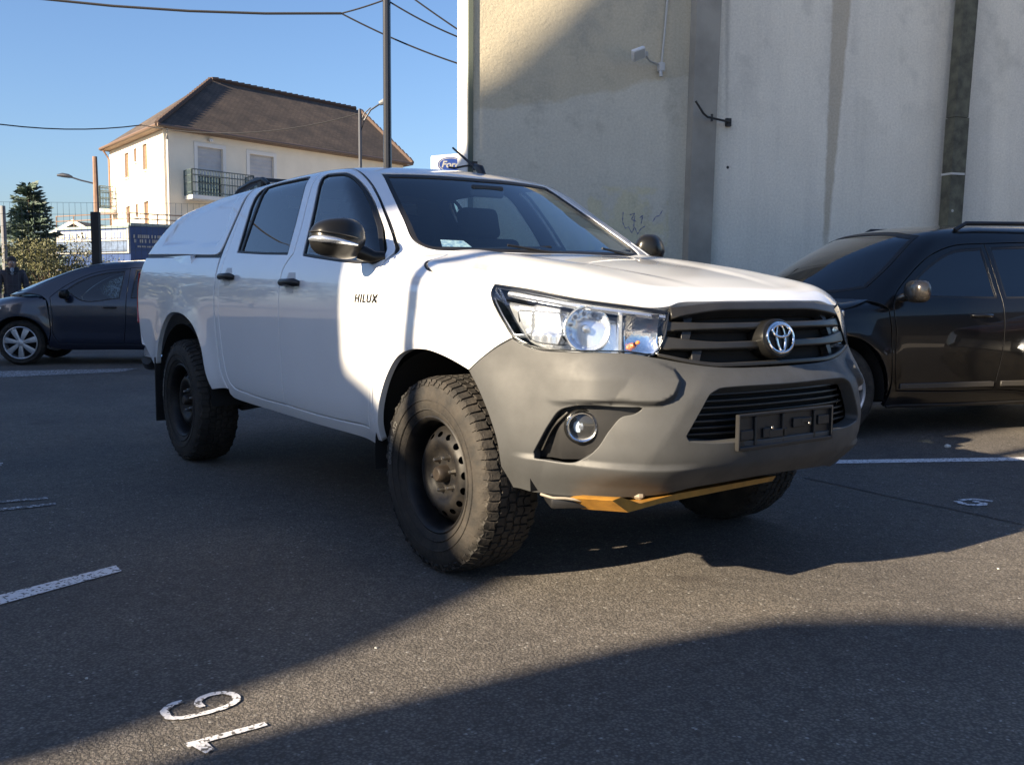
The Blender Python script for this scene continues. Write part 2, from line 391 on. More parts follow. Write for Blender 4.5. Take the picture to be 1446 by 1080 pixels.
# unseen pale ground added behind the camera to bounce warm sunlight
YARD = mat('pale_concrete_yard', (.62, .56, .47), .9, var=.15, vs=.6, bump=.1, bs=30)
def sheet(name, x0, x1, y0, y1, z, m):
    q = B(); add(q, [(x0, y0, z), (x1, y0, z), (x1, y1, z), (x0, y1, z)], [(0, 1, 2, 3)]); return tag(obj(name, q, m, smooth=False), kind='structure')
sheet('concrete_yard', 6.0, 60, -40, 8.3, .004, YARD)
sheet('gravel_street', -37.5, -23.5, 4, 60, .004, YARD)  # pale ground added to bounce sunlight onto the far house
# pebbles on the ground
def pebble(x, y, r, m, label):
    q = B(); bmesh.ops.create_icosphere(q, subdivisions=2, radius=r)
    for v in q.verts: v.co = Vector((v.co.x*(1+.2*random.random()), v.co.y, max(0, v.co.z*.7+r*.5)))+Vector((random.uniform(-1, 1), random.uniform(-1, 1), 0))*r*.12
    o = obj('pebble', q, m, None, 30); o.location = (x, y, 0); return tag(o, label, 'pebble', 'pale pebbles on the asphalt')
STONE = mat('pale_stone', (.55, .54, .50), .7, var=.3, vs=30)
pebble(-.52, 3.749, .022, STONE, 'small white pebble on the asphalt between the white line and the black car')
for i, (x, y) in enumerate([(.62, -1.5), (.35, -2.3), (.9, -2.45), (1.3, 1.0), (2.2, .4)]):
    pebble(x, y, .0045, STONE, ['tiny pale chip of stone on shaded asphalt left of the number 6', 'tiny pale chip near the left edge above the number 6', 'tiny pale chip at the lower left corner of the photo', 'tiny pale chip on the sunlit strip of asphalt', 'tiny pale chip on the sunlit asphalt at the right edge'][i])
def place(root, loc):
    loc = Vector(loc)
    def rec(o):
        for c in [c for c in bpy.data.objects if c.parent == o]:
            if c.type == 'MESH' and c.data.get('moved') is None: c.data.transform(Matrix.Translation(-loc)); c.data['moved'] = 1
            rec(c)
    if root.type == 'MESH': root.data.transform(Matrix.Translation(-loc))
    else: rec(root)
    root.location = loc
# ================================================================ grey concrete wall on the right
P0 = Vector((-5.568, 3.003, 0)); WD = Vector((.3292, .9443, 0)); WN = Vector((.9443, -.3292, 0))   # along, towards the car park
def wmat():
    m, t, b = NM('stained_render'); N = t.nodes.new; L = t.links.new
    tc = N('ShaderNodeTexCoord'); sep = N('ShaderNodeSeparateXYZ'); L(tc.outputs['Object'], sep.inputs[0])
    SX, SZ = sep.outputs[0], sep.outputs[2]
    def noise(sc, det=5, ro=.6, vec=None, dist=0):
        n = N('ShaderNodeTexNoise'); n.inputs['Scale'].default_value = sc; n.inputs['Detail'].default_value = det; n.inputs['Roughness'].default_value = ro; n.inputs['Distortion'].default_value = dist
        L(vec or tc.outputs['Object'], n.inputs['Vector']); return n.outputs[0]
    def M_(op, a, b_=None, c=None, cl=False):
        q = N('ShaderNodeMath'); q.operation = op; q.use_clamp = cl
        for i, v in enumerate((a, b_, c)):
            if v is None: continue
            if isinstance(v, (int, float)): q.inputs[i].default_value = v
            else: L(v, q.inputs[i])
        return q.outputs[0]
    def step(x, e, w_=.03): return M_('MULTIPLY_ADD', M_('SUBTRACT', x, e), 1/w_, .5, True)
    def mix(f, a, c, mode='MIX'):
        q = N('ShaderNodeMix'); q.data_type = 'RGBA'; q.blend_type = mode
        if isinstance(f, (int, float)): q.inputs[0].default_value = f
        else: L(f, q.inputs[0])
        for i, v in ((6, a), (7, c)):
            if isinstance(v, tuple): q.inputs[i].default_value = lin(v)
            else: L(v, q.inputs[i])
        return q.outputs[2]
    mp = N('ShaderNodeMapping'); mp.inputs['Scale'].default_value = (1, 1, .16); L(tc.outputs['Object'], mp.inputs[0])
    wob = M_('MULTIPLY', M_('SUBTRACT', noise(2.2), .5), .5)
    wob2 = M_('MULTIPLY', M_('SUBTRACT', noise(6, 4), .5), .12)
    x = M_('ADD', SX, wob2); z = M_('ADD', SZ, wob)
    # left part: old beige render, lower half repainted greyer, with a wandering edge
    left = mix(noise(1.3, 8, .65), (.45, .405, .30), (.58, .52, .39))
    low = mix(noise(3.5, 6), (.54, .51, .42), (.63, .595, .49))
    edge = M_('ADD', M_('MULTIPLY', SX, .23), 2.92)
    f_low = step(M_('SUBTRACT', edge, M_('ADD', SZ, M_('MULTIPLY', wob, .6))), 0, .05)
    left = mix(f_low, left, low)
    # scraped patch low down
    px = M_('MULTIPLY', step(x, 1.34), M_('SUBTRACT', 1, step(x, 2.32))); pz = M_('SUBTRACT', 1, step(M_('ADD', SZ, wob2), 2.24))
    left = mix(M_('MULTIPLY', M_('MULTIPLY', px, pz), step(noise(3, 5), .47, .08)), left, (.60, .55, .38))
    dk = M_('MULTIPLY', step(noise(1.8, 7, .7), .60, .14), .55)
    left = mix(dk, left, (.33, .31, .25))
    # right part: pale blue-grey concrete
    right = mix(noise(1.1, 8, .6), (.66, .62, .52), (.82, .78, .67))
    right = mix(M_('MULTIPLY', step(noise(1.4, 6, .65, mp.outputs[0]), .54, .2), .35), right, (.48, .465, .43))
    # two vertical damp streaks
    def streak(xc, slope, w0, zlo, col, amt, base):
        cx = M_('MULTIPLY_ADD', SZ, slope, xc-slope*3)
        d = M_('ABSOLUTE', M_('SUBTRACT', M_('ADD', SX, M_('MULTIPLY', wob2, .5)), cx))
        ww = M_('MULTIPLY_ADD', M_('SUBTRACT', SZ, zlo), w0*.35, w0*.35)
        f = M_('MULTIPLY', M_('SUBTRACT', 1, step(M_('SUBTRACT', d, ww), 0, .035)), step(SZ, zlo, .6))
        return mix(M_('MULTIPLY', f, amt), base, col)
    right = streak(4.43, .035, .09, 1.55, (.44, .39, .30), .85, right)
    right = streak(3.02, -.02, .03, 3.0, (.38, .36, .31), .6, right)
    right = mix(M_('MULTIPLY', M_('MULTIPLY', step(x, 6.10, .06), M_('SUBTRACT', 1, step(x, 6.55, .5))), .30), right, (.42, .42, .40))
    mpv = N('ShaderNodeMapping'); mpv.inputs['Scale'].default_value = (1, 1, .06); L(tc.outputs['Object'], mpv.inputs[0])
    rain = step(noise(5.5, 5, .6, mpv.outputs[0]), .56, .14)
    isr = step(x, 2.66, .02)
    damp = M_('MULTIPLY', M_('SUBTRACT', 1, step(M_('ABSOLUTE', M_('SUBTRACT', x, 2.60)), .30, .12)), .35)
    c = mix(isr, left, right); c = mix(M_('MULTIPLY', rain, .07), c, (.36, .34, .28)); c = mix(M_('MULTIPLY', M_('MULTIPLY', step(noise(1.7, 3, .6), .58, .10), step(SZ, 3.2, 1.2)), .25), c, (.33, .32, .28)); c = mix(damp, c, (.34, .33, .27))
    grain = N('ShaderNodeValToRGB'); grain.color_ramp.elements[0].color = lin((.86, .86, .86)); grain.color_ramp.elements[1].color = lin((1.12, 1.12, 1.12)); grain.color_ramp.elements[0].position = .3; grain.color_ramp.elements[1].position = .7
    L(noise(38, 6, .7), grain.inputs[0]); c = mix(1.0, c, grain.outputs[0], 'MULTIPLY')
    L(c, b.inputs['Base Color']); b.inputs['Roughness'].default_value = .9; b.inputs['Specular IOR Level'].default_value = .2
    bp = N('ShaderNodeBump'); bp.inputs['Strength'].default_value = .5; bp.inputs['Distance'].default_value = .012
    L(M_('ADD', noise(26, 8, .7), M_('MULTIPLY', noise(2.5, 4), 1.5)), bp.inputs['Height']); L(bp.outputs[0], b.inputs['Normal'])
    return m
WALLM = wmat()
WALLW = mat('white_render', (.74, .73, .70), .85, var=.12, vs=2, bump=.2, bs=40)
# local frame of the wall: x along, y out of the wall towards us is -y, z up
WR = math.atan2(WD.y, WD.x)
wall = empty('concrete_wall_building', P0, WR, 'tall grey rendered concrete wall with damp stains and patches behind the cars on the right', 'building')
def wobj(name, bm, m, sharp=35, parent=None): return obj(name, bm, m, parent or wall, sharp)
H = 5.0; ED = .42
q = B(); add(q, [(0, 0, 0), (14, 0, 0), (14, 0, H), (0, 0, H)], [(0, 1, 2, 3)]); wobj('rendered_wall', q, WALLM)
q = B(); add(q, [(-.035, .0, 0), (-.035, ED, 0), (-.035, ED, H), (-.035, 0, H), (0, 0, 0), (0, 0, H), (14, ED, 0), (14, ED, H), (14, 0, 0), (14, 0, H)], [(0, 1, 2, 3), (1, 6, 7, 2), (6, 8, 9, 7), (0, 3, 5, 4), (3, 2, 7, 9, 5)]); wobj('white_end_wall', q, WALLW)
q = B(); bx(q, (.0, -.012, H/2), (.05, .03, H)); wobj('corner_bead', q, mat('dark_green_joint', (.09, .11, .09), .8))
CONC = mat('weathered_concrete', (.33, .315, .27), .9, var=.35, vs=1.6, bump=.4, bs=30, col2=(.23, .22, .19))
# raised concrete post
q = B(); add(q, [(2.50, -.10, 0), (2.78, -.10, 0), (2.88, -.10, H), (2.57, -.10, H), (2.48, 0, 0), (2.80, 0, 0), (2.91, 0, H), (2.55, 0, H)], [(0, 1, 2, 3), (0, 3, 7, 4), (1, 5, 6, 2)]); wobj('concrete_pilaster', q, CONC)
# dark wooden-looking pole against the wall
POLEM = mat('grey_green_post', (.125, .125, .088), .85, col2=(.055, .054, .042), vs=7, bump=.5, bs=60)
place_pole = empty('square_post', (0, 0, 0), 0, 'dark grey green square post standing against the pale wall above the black car', 'post')
q = B()
def wp(s, d, z): return P0+WD*s+WN*d+Vector((0, 0, z))
def prism(bm, s0, s1, s2, s3, d0, d1, z0, z1):
    # bottom s0..s1, top s2..s3, thickness d0..d1 out of the wall
    vs = [wp(s0, d0, z0), wp(s1, d0, z0), wp(s3, d0, z1), wp(s2, d0, z1), wp(s0, d1, z0), wp(s1, d1, z0), wp(s3, d1, z1), wp(s2, d1, z1)]
    add(bm, vs, [(0, 1, 2, 3), (4, 7, 6, 5), (0, 3, 7, 4), (1, 5, 6, 2), (3, 2, 6, 7), (0, 4, 5, 1)])
prism(q, 5.86, 6.06, 5.94, 6.15, .10, .26, 0, 3.18); prism(q, 5.945, 6.145, 6.04, 6.25, .10, .25, 3.188, 5.6); obj('post_body', q, POLEM, place_pole, 20)
GRAF = mat('faded_blue_spray', (.24, .25, .36), .8, var=.4, vs=25)
for k, pts in enumerate([[(1.76, 1.96), (1.76, 1.84), (1.79, 1.78), (1.83, 1.80)], [(1.84, 1.93), (1.90, 1.95), (1.86, 1.88), (1.92, 1.86)], [(1.83, 1.79), (1.87, 1.73), (1.90, 1.80), (1.94, 1.72), (1.98, 1.78), (2.03, 1.81)], [(1.90, 1.92), (1.89, 1.80)], [(2.12, 1.86), (2.16, 1.92), (2.20, 1.93), (2.24, 1.99)], [(1.96, 1.90), (2.0, 1.93), (1.98, 1.84)]]):
    P = resample(pts, .012, closed=False); t_ = np.gradient(P, axis=0); t_ /= np.linalg.norm(t_, axis=1, keepdims=True); nn = np.stack([-t_[:, 1], t_[:, 0]], 1); n = len(P)
    ww = .0048*(1+.5*np.sin(np.arange(n)*1.3+k))[:, None]; b = B()
    add(b, [(x, -.003, z) for x, z in P-nn*ww]+[(x, -.003, z) for x, z in P+nn*ww], [(i, i+1, n+i+1, n+i) for i in range(n-1)]); obj('graffiti', b, GRAF, wall, smooth=False)
q = B(); prism(q, 5.915, 6.115, 5.916, 6.116, .09, .268, 2.50, 2.525); obj('band', q, mat('pale_band', (.5, .5, .47), .6), place_pole)
q = B(); lathe(q, [(.001, .004), (.016, .003), (.018, 0)], 14, axisM(wp(5.965, .262, 2.07), WN)); obj('marker', q, STONE, place_pole)
place(place_pole, wp(5.96, .17, 0))
# flood lamp, box and conduit
fl = empty('flood_lamp', (0, 0, 0), 0, 'white square flood lamp on a thin arm high on the beige part of the wall', 'flood lamp')
q = B(); Mf = rz(WR)@Matrix.Rotation(R_(-22), 3, 'Y')@Matrix.Rotation(R_(35), 3, 'X')
bx(q, wp(1.76, .34, 3.60), (.155, .05, .13), Mf, .012, seg=2); obj('lamp_head', q, mat('white_metal', (.66, .67, .66), .5, var=.1, vs=20), fl)
q = B(); bx(q, wp(1.76, .34, 3.60)+Mf@Vector((0, -.027, 0)), (.125, .006, .10), Mf); obj('lamp_glass', q, mat('lamp_pane', (.45, .47, .46), .2, coat=1), fl)
q = B(); tube(q, [wp(1.86, .28, 3.61), wp(2.00, .12, 3.585), wp(2.17, .04, 3.57)], .010, 6); bx(q, wp(1.86, .30, 3.61), (.05, .05, .06), rz(WR), .008); obj('arm', q, mat('grey_arm', (.35, .35, .33), .5), fl)
place(fl, wp(2.17, 0, 3.57))
cb = empty('junction_box', (0, 0, 0), 0, 'small grey junction box at the foot of a pale vertical conduit on the wall', 'junction box')
q = B(); bx(q, wp(2.17, .04, 3.55), (.07, .07, .10), rz(WR), .01); tube(q, [wp(2.15, .07, 3.50), wp(2.15, .08, 3.44)], .02, 8); obj('box_body', q, mat('pale_plastic', (.48, .48, .46), .5), cb)
q = B(); tube(q, [wp(2.18, .03, 3.60), wp(2.21, .03, 3.95), wp(2.25, .03, 4.5), wp(2.29, .03, 5.0)], .012, 6); obj('conduit', q, mat('pale_conduit', (.42, .42, .39), .5), cb)
place(cb, wp(2.17, 0, 3.5))
q = B(); tube(q, [wp(3.03, 0, 3.0), wp(3.02, .06, 3.0), wp(2.66, .22, 3.01), wp(2.60, .24, 3.04), wp(2.50, .24, 3.17)], .012, 6); bx(q, wp(3.03, .02, 3.0), (.06, .04, .09), rz(WR)); tube(q, [wp(2.73, .19, 2.97), wp(2.73, .19, 3.05)], .014, 6)
tag(obj('wall_bracket', q, mat('black_iron', (.02, .02, .02), .6)), 'bent black iron hook arm fixed to the wall right of the concrete pilaster', 'bracket'); place(bpy.data.objects['wall_bracket'], wp(3.03, 0, 3.0))
q = B(); tube(q, [wp(.06, .02, 2.40), wp(-.08, .10, 2.38), wp(-.20, .12, 2.35), wp(-.26, .10, 2.36)], .012, 6); bx(q, wp(.04, .015, 2.40), (.06, .05, .08), rz(WR)); o = obj('cable_hook', q, bpy.data.materials['black_iron']); tag(o, 'small black cable hook on the corner of the wall behind the roof antenna', 'hook'); place(o, wp(.04, 0, 2.4))
q = B(); lathe(q, [(.001, .006), (.015, .005), (.018, 0)], 12, axisM(wp(3.05, .0, 2.50), WN)); o = obj('wall_plug', q, bpy.data.materials['black_iron']); tag(o, 'small dark bolt in the pale wall below the iron hook arm', 'bolt'); place(o, wp(3.05, 0, 2.5))
# ================================================================ far house
K = Vector((-37.916, 9.815, 0)); hl_ = Vector((-.3139, .9494, 0)); hg = Vector((-.99993, .0119, 0)); ZE = 7.42; LH = 14.45; GW = 8.5
def hp3(a, b_, z): return K+hl_*a+hg*b_+Vector((0, 0, z))
HN = Vector((hl_.y, -hl_.x, 0)); GN = Vector((hg.y, -hg.x, 0)); GN = GN if GN.y < 0 else -GN
house = empty('apartment_house', (0, 0, 0), 0, 'cream three storey house with brown tiled hipped roof and sunlit left side', 'house')
CREAM = mat('cream_render', (.80, .74, .62), .9, var=.10, vs=.8, bump=.15, bs=30)
TILE = None
def tilem():
    m, t, b = NM('brown_roof_tiles'); N = t.nodes.new; L = t.links.new; tc = N('ShaderNodeTexCoord')
    w1 = N('ShaderNodeTexBrick'); w1.inputs['Scale'].default_value = 3.2; w1.inputs['Mortar Size'].default_value = .035; w1.inputs['Color1'].default_value = lin((.092, .070, .054)); w1.inputs['Color2'].default_value = lin((.062, .048, .040)); w1.inputs['Mortar'].default_value = lin((.030, .022, .018)); w1.inputs['Brick Width'].default_value = .8; w1.inputs['Row Height'].default_value = .42
    mp = N('ShaderNodeMapping'); mp.inputs['Rotation'].default_value = (0, 0, 0); L(tc.outputs['UV'], mp.inputs[0]); L(mp.outputs[0], w1.inputs['Vector'])
    n = N('ShaderNodeTexNoise'); n.inputs['Scale'].default_value = .9; n.inputs['Detail'].default_value = 7; L(tc.outputs['Object'], n.inputs[0])
    r = N('ShaderNodeValToRGB'); r.color_ramp.elements[0].color = lin((.7, .7, .72)); r.color_ramp.elements[1].color = lin((1.3, 1.25, 1.2)); r.color_ramp.elements[0].position = .35; r.color_ramp.elements[1].position = .68; L(n.outputs[0], r.inputs[0])
    mx = N('ShaderNodeMix'); mx.data_type = 'RGBA'; mx.blend_type = 'MULTIPLY'; mx.inputs[0].default_value = 1; L(w1.outputs[0], mx.inputs[6]); L(r.outputs[0], mx.inputs[7]); L(mx.outputs[2], b.inputs['Base Color']); b.inputs['Roughness'].default_value = .85
    bp = N('ShaderNodeBump'); bp.inputs['Strength'].default_value = .6; bp.inputs['Distance'].default_value = .05; L(w1.outputs['Fac'], bp.inputs['Height']); bp.invert = True; L(bp.outputs[0], b.inputs['Normal'])
    return m
TILE = tilem()
def uvface(me, fidx, uvs):
    pass
def roofmesh(name, quads, parent, thick=.16):
    # quads: list of (points, u direction, v direction)
    bm = B(); uvl = bm.loops.layers.uv.new('UVMap')
    for pts, ud, vd_ in quads:
        vs = [bm.verts.new(p) for p in pts]; f = bm.faces.new(vs)
        for l in f.loops:
            d = l.vert.co-Vector(pts[0]); l[uvl].uv = (d.dot(ud), d.dot(vd_))
    me = bpy.data.meshes.new(name); bm.to_mesh(me); bm.free(); me.materials.append(TILE)
    return link(bpy.data.objects.new(name, me), parent)
def winhole(bm_wall): pass
def wallpanel(name, org, ud, nrm, width, z0, z1, holes, m, parent, depth=.18):
    # wall face with real window openings and reveals
    outer = np.array([(0, z0), (width, z0), (width, z1), (0, z1)], float)
    hs_ = [np.array([(a, c), (b_, c), (b_, d), (a, d)], float) for a, b_, c, d in holes]
    V = [tuple(v) for v in outer]; E = [(0, 1), (1, 2), (2, 3), (3, 0)]
    for h in hs_:
        k = len(V); V += [tuple(v) for v in h]; E += [(k, k+1), (k+1, k+2), (k+2, k+3), (k+3, k)]
    vo, eo, fo, *_ = delaunay_2d_cdt([Vector(v) for v in V], E, [], 0, 1e-6)
    vo = np.array([v[:] for v in vo]); bm = B()
    P3 = [org+ud*v[0]+Vector((0, 0, v[1])) for v in vo]
    keep = []
    for f in fo:
        c = vo[list(f)].mean(0)
        if inside(c[None], outer)[0] and not any(inside(c[None], h)[0] for h in hs_): keep.append(tuple(f))
    add(bm, P3, keep)
    for a, b_, c, d in holes:
        cs = [(a, c), (b_, c), (b_, d), (a, d)]
        ps = [org+ud*x+Vector((0, 0, z)) for x, z in cs]; pb = [p-nrm*depth for p in ps]
        add(bm, ps+pb, [(i, (i+1) % 4, 4+(i+1) % 4, 4+i) for i in range(4)])
    return obj(name, bm, m, parent, smooth=False)
wl = [(1.62, 2.92, 4.75, 6.82), (4.35, 5.72, 4.75, 6.80), (1.62, 2.92, 1.9, 3.9), (4.35, 5.72, 1.9, 3.9), (7.6, 8.6, 2.5, 3.9), (10.4, 11.8, 1.9, 3.9)]
wg = [(a*.92, b_*.92, c, d) for a, b_, c, d in [(5.68, 6.42, 5.83, 6.93), (4.28, 4.72, 6.38, 6.98), (2.54, 3.28, 5.92, 7.01), (5.68, 6.42, 3.4, 4.57), (4.28, 4.72, 4.0, 4.58), (2.54, 3.28, 3.4, 4.61)]]
wallpanel('wall', hp3(0, 0, 0), hl_, HN, LH, 0, ZE, wl, CREAM, house)
wallpanel('wall', hp3(0, 0, 0), hg, GN, GW, 0, ZE, wg, CREAM, house)
q = B(); add(q, [hp3(LH, 0, 0), hp3(LH, GW, 0), hp3(LH, GW, ZE), hp3(LH, 0, ZE), hp3(0, GW, 0), hp3(0, GW, ZE)], [(0, 1, 2, 3), (1, 4, 5, 2)]); obj('wall', q, CREAM, house, smooth=False)
SHUT = mat('roller_shutter', (.42, .43, .45), .6, var=.1, vs=3); PEACH = mat('peach_blind', (.20, .12, .07), .7); FRW = mat('white_window_frame', (.70, .69, .66), .6); GLF = mat('far_window_glass', (.03, .04, .05), .08, coat=1)
def window(org, ud, nrm, a, b_, c, d, frame=True, shut=1., smat=SHUT):
    q = B(); o0 = org-nrm*.13
    def pt(x, z, k=0): return o0+ud*x+nrm*k+Vector((0, 0, z))
    add(q, [pt(a, c), pt(b_, c), pt(b_, d), pt(a, d)], [(0, 1, 2, 3)]); wn = obj('window', q, GLF, house, smooth=False)
    if shut > 0:
        q = B(); zz = d-(d-c)*shut; n = max(2, int((d-zz)/.09)); vs = []
        for i in range(n+1):
            z = zz+(d-zz)*i/n; vs += [pt(a, z, .03+.012*(i % 2)), pt(b_, z, .03+.012*(i % 2))]
        add(q, vs, [(2*i, 2*i+1, 2*i+3, 2*i+2) for i in range(n)]); obj('shutter', q, smat, wn, smooth=False)
    if frame:
        q = B(); t_ = .16
        for (x0, x1, z0, z1) in ((a-t_, a, c, d+t_), (b_, b_+t_, c, d+t_), (a, b_, d, d+t_)):
            vs = [org+ud*x+nrm*k+Vector((0, 0, z)) for k in (0, .035) for x, z in ((x0, z0), (x1, z0), (x1, z1), (x0, z1))]
            add(q, vs, [(4, 5, 6, 7), (0, 1, 5, 4), (1, 2, 6, 5), (2, 3, 7, 6), (3, 0, 4, 7)])
        obj('frame', q, FRW, wn, smooth=False)
    q = B(); vs = [org+ud*x+nrm*k+Vector((0, 0, z)) for k in (-.1, .07) for x, z in ((a-.05, c-.07), (b_+.05, c-.07), (b_+.05, c), (a-.05, c))]
    add(q, vs, [(4, 5, 6, 7), (0, 1, 5, 4), (1, 2, 6, 5), (2, 3, 7, 6), (3, 0, 4, 7)]); obj('sill', q, FRW, wn, smooth=False)
for i, (a, b_, c, d) in enumerate(wl): window(hp3(0, 0, 0), hl_, HN, a, b_, c, d, True, [.58, .62, .6, .8, .3, .4][i])
for i, (a, b_, c, d) in enumerate(wg): window(hp3(0, 0, 0), hg, GN, a, b_, c, d, False, 1.0, PEACH)
OV = .42
def rp(a, b_, z): return hp3(a, b_, z)
e0, e1, e2, e3 = rp(-OV, -OV, ZE-.02), rp(LH+OV, -OV, ZE-.02), rp(LH+OV, GW+.2, ZE-.02), rp(-OV, GW+.2, ZE-.02)
ZR = 10.62; r0, r1 = rp(4.2, GW/2, ZR), rp(LH-.45, GW/2, ZR)
up_ = lambda a, b_: (b_-a).normalized()
def rq(pts):
    ud = (pts[1]-pts[0]).normalized(); n_ = (pts[1]-pts[0]).cross(pts[2]-pts[0]).normalized(); vd_ = n_.cross(ud)
    return (pts, ud, vd_)
roof = roofmesh('roof', [rq([e0, e1, r1, r0]), rq([e1, e2, r1]), rq([e2, e3, r0, r1]), rq([e3, e0, r0])], house)
q = B()
for a, b_ in ((r0, r1), (e0, r0), (e1, r1)):
    n = int((b_-a).length/.38); d = (b_-a).normalized()
    for i in range(n): tube(q, [a+d*(i*.38)+Vector((0, 0, .03)), a+d*(i*.38+.36)+Vector((0, 0, .05))], [.10, .13], 6)
obj('ridge_tiles', q, mat('ridge_tile', (.07, .045, .035), .85), roof)
q = B()
for a, b_ in ((e0, e1), (e3, e0)): tube(q, [a+Vector((0, 0, -.02)), b_+Vector((0, 0, -.02))], .075, 8)
obj('gutter', q, mat('brown_gutter', (.13, .085, .06), .5), house)
q = B(); add(q, [e0-Vector((0, 0, .1)), e1-Vector((0, 0, .1)), e2-Vector((0, 0, .1)), e3-Vector((0, 0, .1))], [(0, 1, 2, 3)]); obj('soffit', q, mat('soffit_wood', (.20, .14, .10), .8), house, smooth=False)
DP = mat('pale_downpipe', (.62, .58, .52), .5)
q = B(); p_ = hp3(.15, -.12, 0); tube(q, [p_, p_+Vector((0, 0, 6.9)), hp3(.05, -.38, 7.3)], .05, 8); obj('downpipe', q, DP, house)
q = B(); p_ = hp3(-.12, GW-.3, 0); tube(q, [p_, p_+Vector((0, 0, 6.9)), hp3(-.38, GW-.2, 7.3)], .05, 8); obj('downpipe', q, mat('brown_downpipe', (.25, .15, .10), .5), house)
q = B(); bx(q, hp3(2.28, -.12, 7.12), (.18, .18, .14), bev=.03); obj('wall_lamp', q, FRW, house)
IRON = mat('green_grey_iron', (.07, .10, .10), .5)
def balcony(a0, a1, z, dep, org_f, nside):
    q = B()
    c = [org_f(a0, 0), org_f(a0, dep), org_f(a1, dep), org_f(a1, 0)]
    add(q, [p+Vector((0, 0, z-.16)) for p in c]+[p+Vector((0, 0, z)) for p in c], [(0, 1, 2, 3), (4, 5, 6, 7), (0, 1, 5, 4), (1, 2, 6, 5), (2, 3, 7, 6)])
    sl_ = obj('balcony_slab', q, FRW, house, smooth=False); q = B()
    for i in range(3):
        A, D = c[i], c[i+1]; n = max(2, int((D-A).length/.14))
        for zz in (.12, .5, .8, 1.02): tube(q, [A+Vector((0, 0, z+zz)), D+Vector((0, 0, z+zz))], .022, 5)
        for k in range(n+1):
            p = A.lerp(D, k/n); tube(q, [p+Vector((0, 0, z)), p+Vector((0, 0, z+1.02))], .014 if k not in (0, n) else .03, 5)
    obj('railing', q, IRON, sl_)
balcony(.95, 4.1, 4.72, 1.0, lambda a, d: hp3(a, -d, 0), 1)
balcony(GW-.9, GW-.1, 4.55, .8, lambda a, d: hp3(-d, a, 0), 1)
place(house, K)
# ================================================================ blue shop building, small white house
BLUE = mat('blue_cladding', (.018, .050, .16), .45, var=.12, vs=1.5); WHT = mat('white_sign_panel', (.36, .36, .35), .6, var=.25, vs=3)
shop = empty('shop_building', (0, 0, 0), 0, 'low flat roofed shop clad in blue panels with white sign lettering and roof railing', 'shop')
c0 = Vector((-27.96, 5.66, 0)); dL = Vector((-.55, -.835, 0)).normalized(); dR = Vector((.28, .96, 0)).normalized()
cL = Vector((-31.3, 4.30, 0)); cR = c0+Vector((-.2, 1, 0)).normalized()*9
dL = (cL-c0).normalized(); dR = (cR-c0).normalized()
nL = Vector((dL.y, -dL.x, 0)); nL = nL if nL.dot(CAM_P-c0) > 0 else -nL; nR = Vector((dR.y, -dR.x, 0)); nR = nR if nR.dot(CAM_P-c0) > 0 else -nR
back = cL+dR*9
q = B(); zt = 2.86
vs = [p+Vector((0, 0, z)) for z in (0, zt) for p in (c0, cR, back, cL)]
add(q, vs, [(0, 1, 5, 4), (1, 2, 6, 5), (2, 3, 7, 6), (3, 0, 4, 7), (4, 5, 6, 7)]); obj('wall', q, BLUE, shop, smooth=False)
def on(org, d, n_, a, z, k=.03): return org+d*a+n_*k+Vector((0, 0, z))
def rectp(bm, org, d, n_, a0, a1, z0, z1, k=.03, th=.03):
    vs = [on(org, d, n_, a, z, kk) for kk in (k-th, k) for a, z in ((a0, z0), (a1, z0), (a1, z1), (a0, z1))]
    add(bm, vs, [(4, 5, 6, 7), (0, 1, 5, 4), (1, 2, 6, 5), (2, 3, 7, 6), (3, 0, 4, 7)])
Llen = (cL-c0).length
q = B(); rectp(q, c0, dL, nL, .10, Llen-.05, 2.42, 2.74, .05, .05); sgn = obj('sign_panel', q, WHT, shop, smooth=False)
q = B()
for (a0, a1) in ((.35, .55), (.62, .95), (1.05, 1.3), (1.42, 1.5), (1.6, 1.95), (2.05, 2.3), (2.5, 2.75), (2.85, 2.95), (3.1, 3.35)):
    if a1 < Llen: rectp(q, c0, dL, nL, a0, a1, 2.48, 2.51, .056, .006); rectp(q, c0, dL, nL, a0, a0+.05, 2.51, 2.68, .056, .006)
obj('sign_marks', q, mat('sign_blue_marks', (.08, .12, .25), .5), sgn, smooth=False)
q = B(); rectp(q, c0, dL, nL, .10, Llen-.05, 2.10, 2.40, .05, .05); obj('sign_panel', q, mat('grey_blue_panel', (.10, .15, .25), .5, var=.5, vs=8), shop, smooth=False)
q = B(); rectp(q, c0, dL, nL, .04, Llen, 2.04, 2.075, .06, .06); rectp(q, c0, dL, nL, .0, .07, 2.04, 2.78, .06, .06); obj('sign_border', q, WHT, shop, smooth=False)
q = B()
for row, (z0, z1, segs) in enumerate(((2.50, 2.60, [(.10, .16), (.24, .62), (.68, .74), (.78, .84), (.88, 1.0)]), (2.36, 2.46, [(.12, .20), (.30, .42), (.46, .52), (.60, .64), (.70, 1.0)]), (2.22, 2.27, [(.22, .34), (.36, .50), (.52, .66), (.68, .98)]))):
    for a0, a1 in segs:
        n = max(1, int((a1-a0)/.055))
        for i in range(n):
            x = a0+(a1-a0)*i/n; rectp(q, c0, dR, nR, x, x+(a1-a0)/n*.72, z0, z1, .02, .02)
obj('sign_lettering', q, WHT, shop, smooth=False)
q = B(); rectp(q, c0, dR, nR, .0, 9, 2.86, 2.95, .05, .3); rectp(q, c0, dL, nL, .0, Llen, 2.80, 2.88, .05, .3); obj('parapet', q, mat('grey_green_parapet', (.20, .25, .25), .6), shop, smooth=False)
q = B()
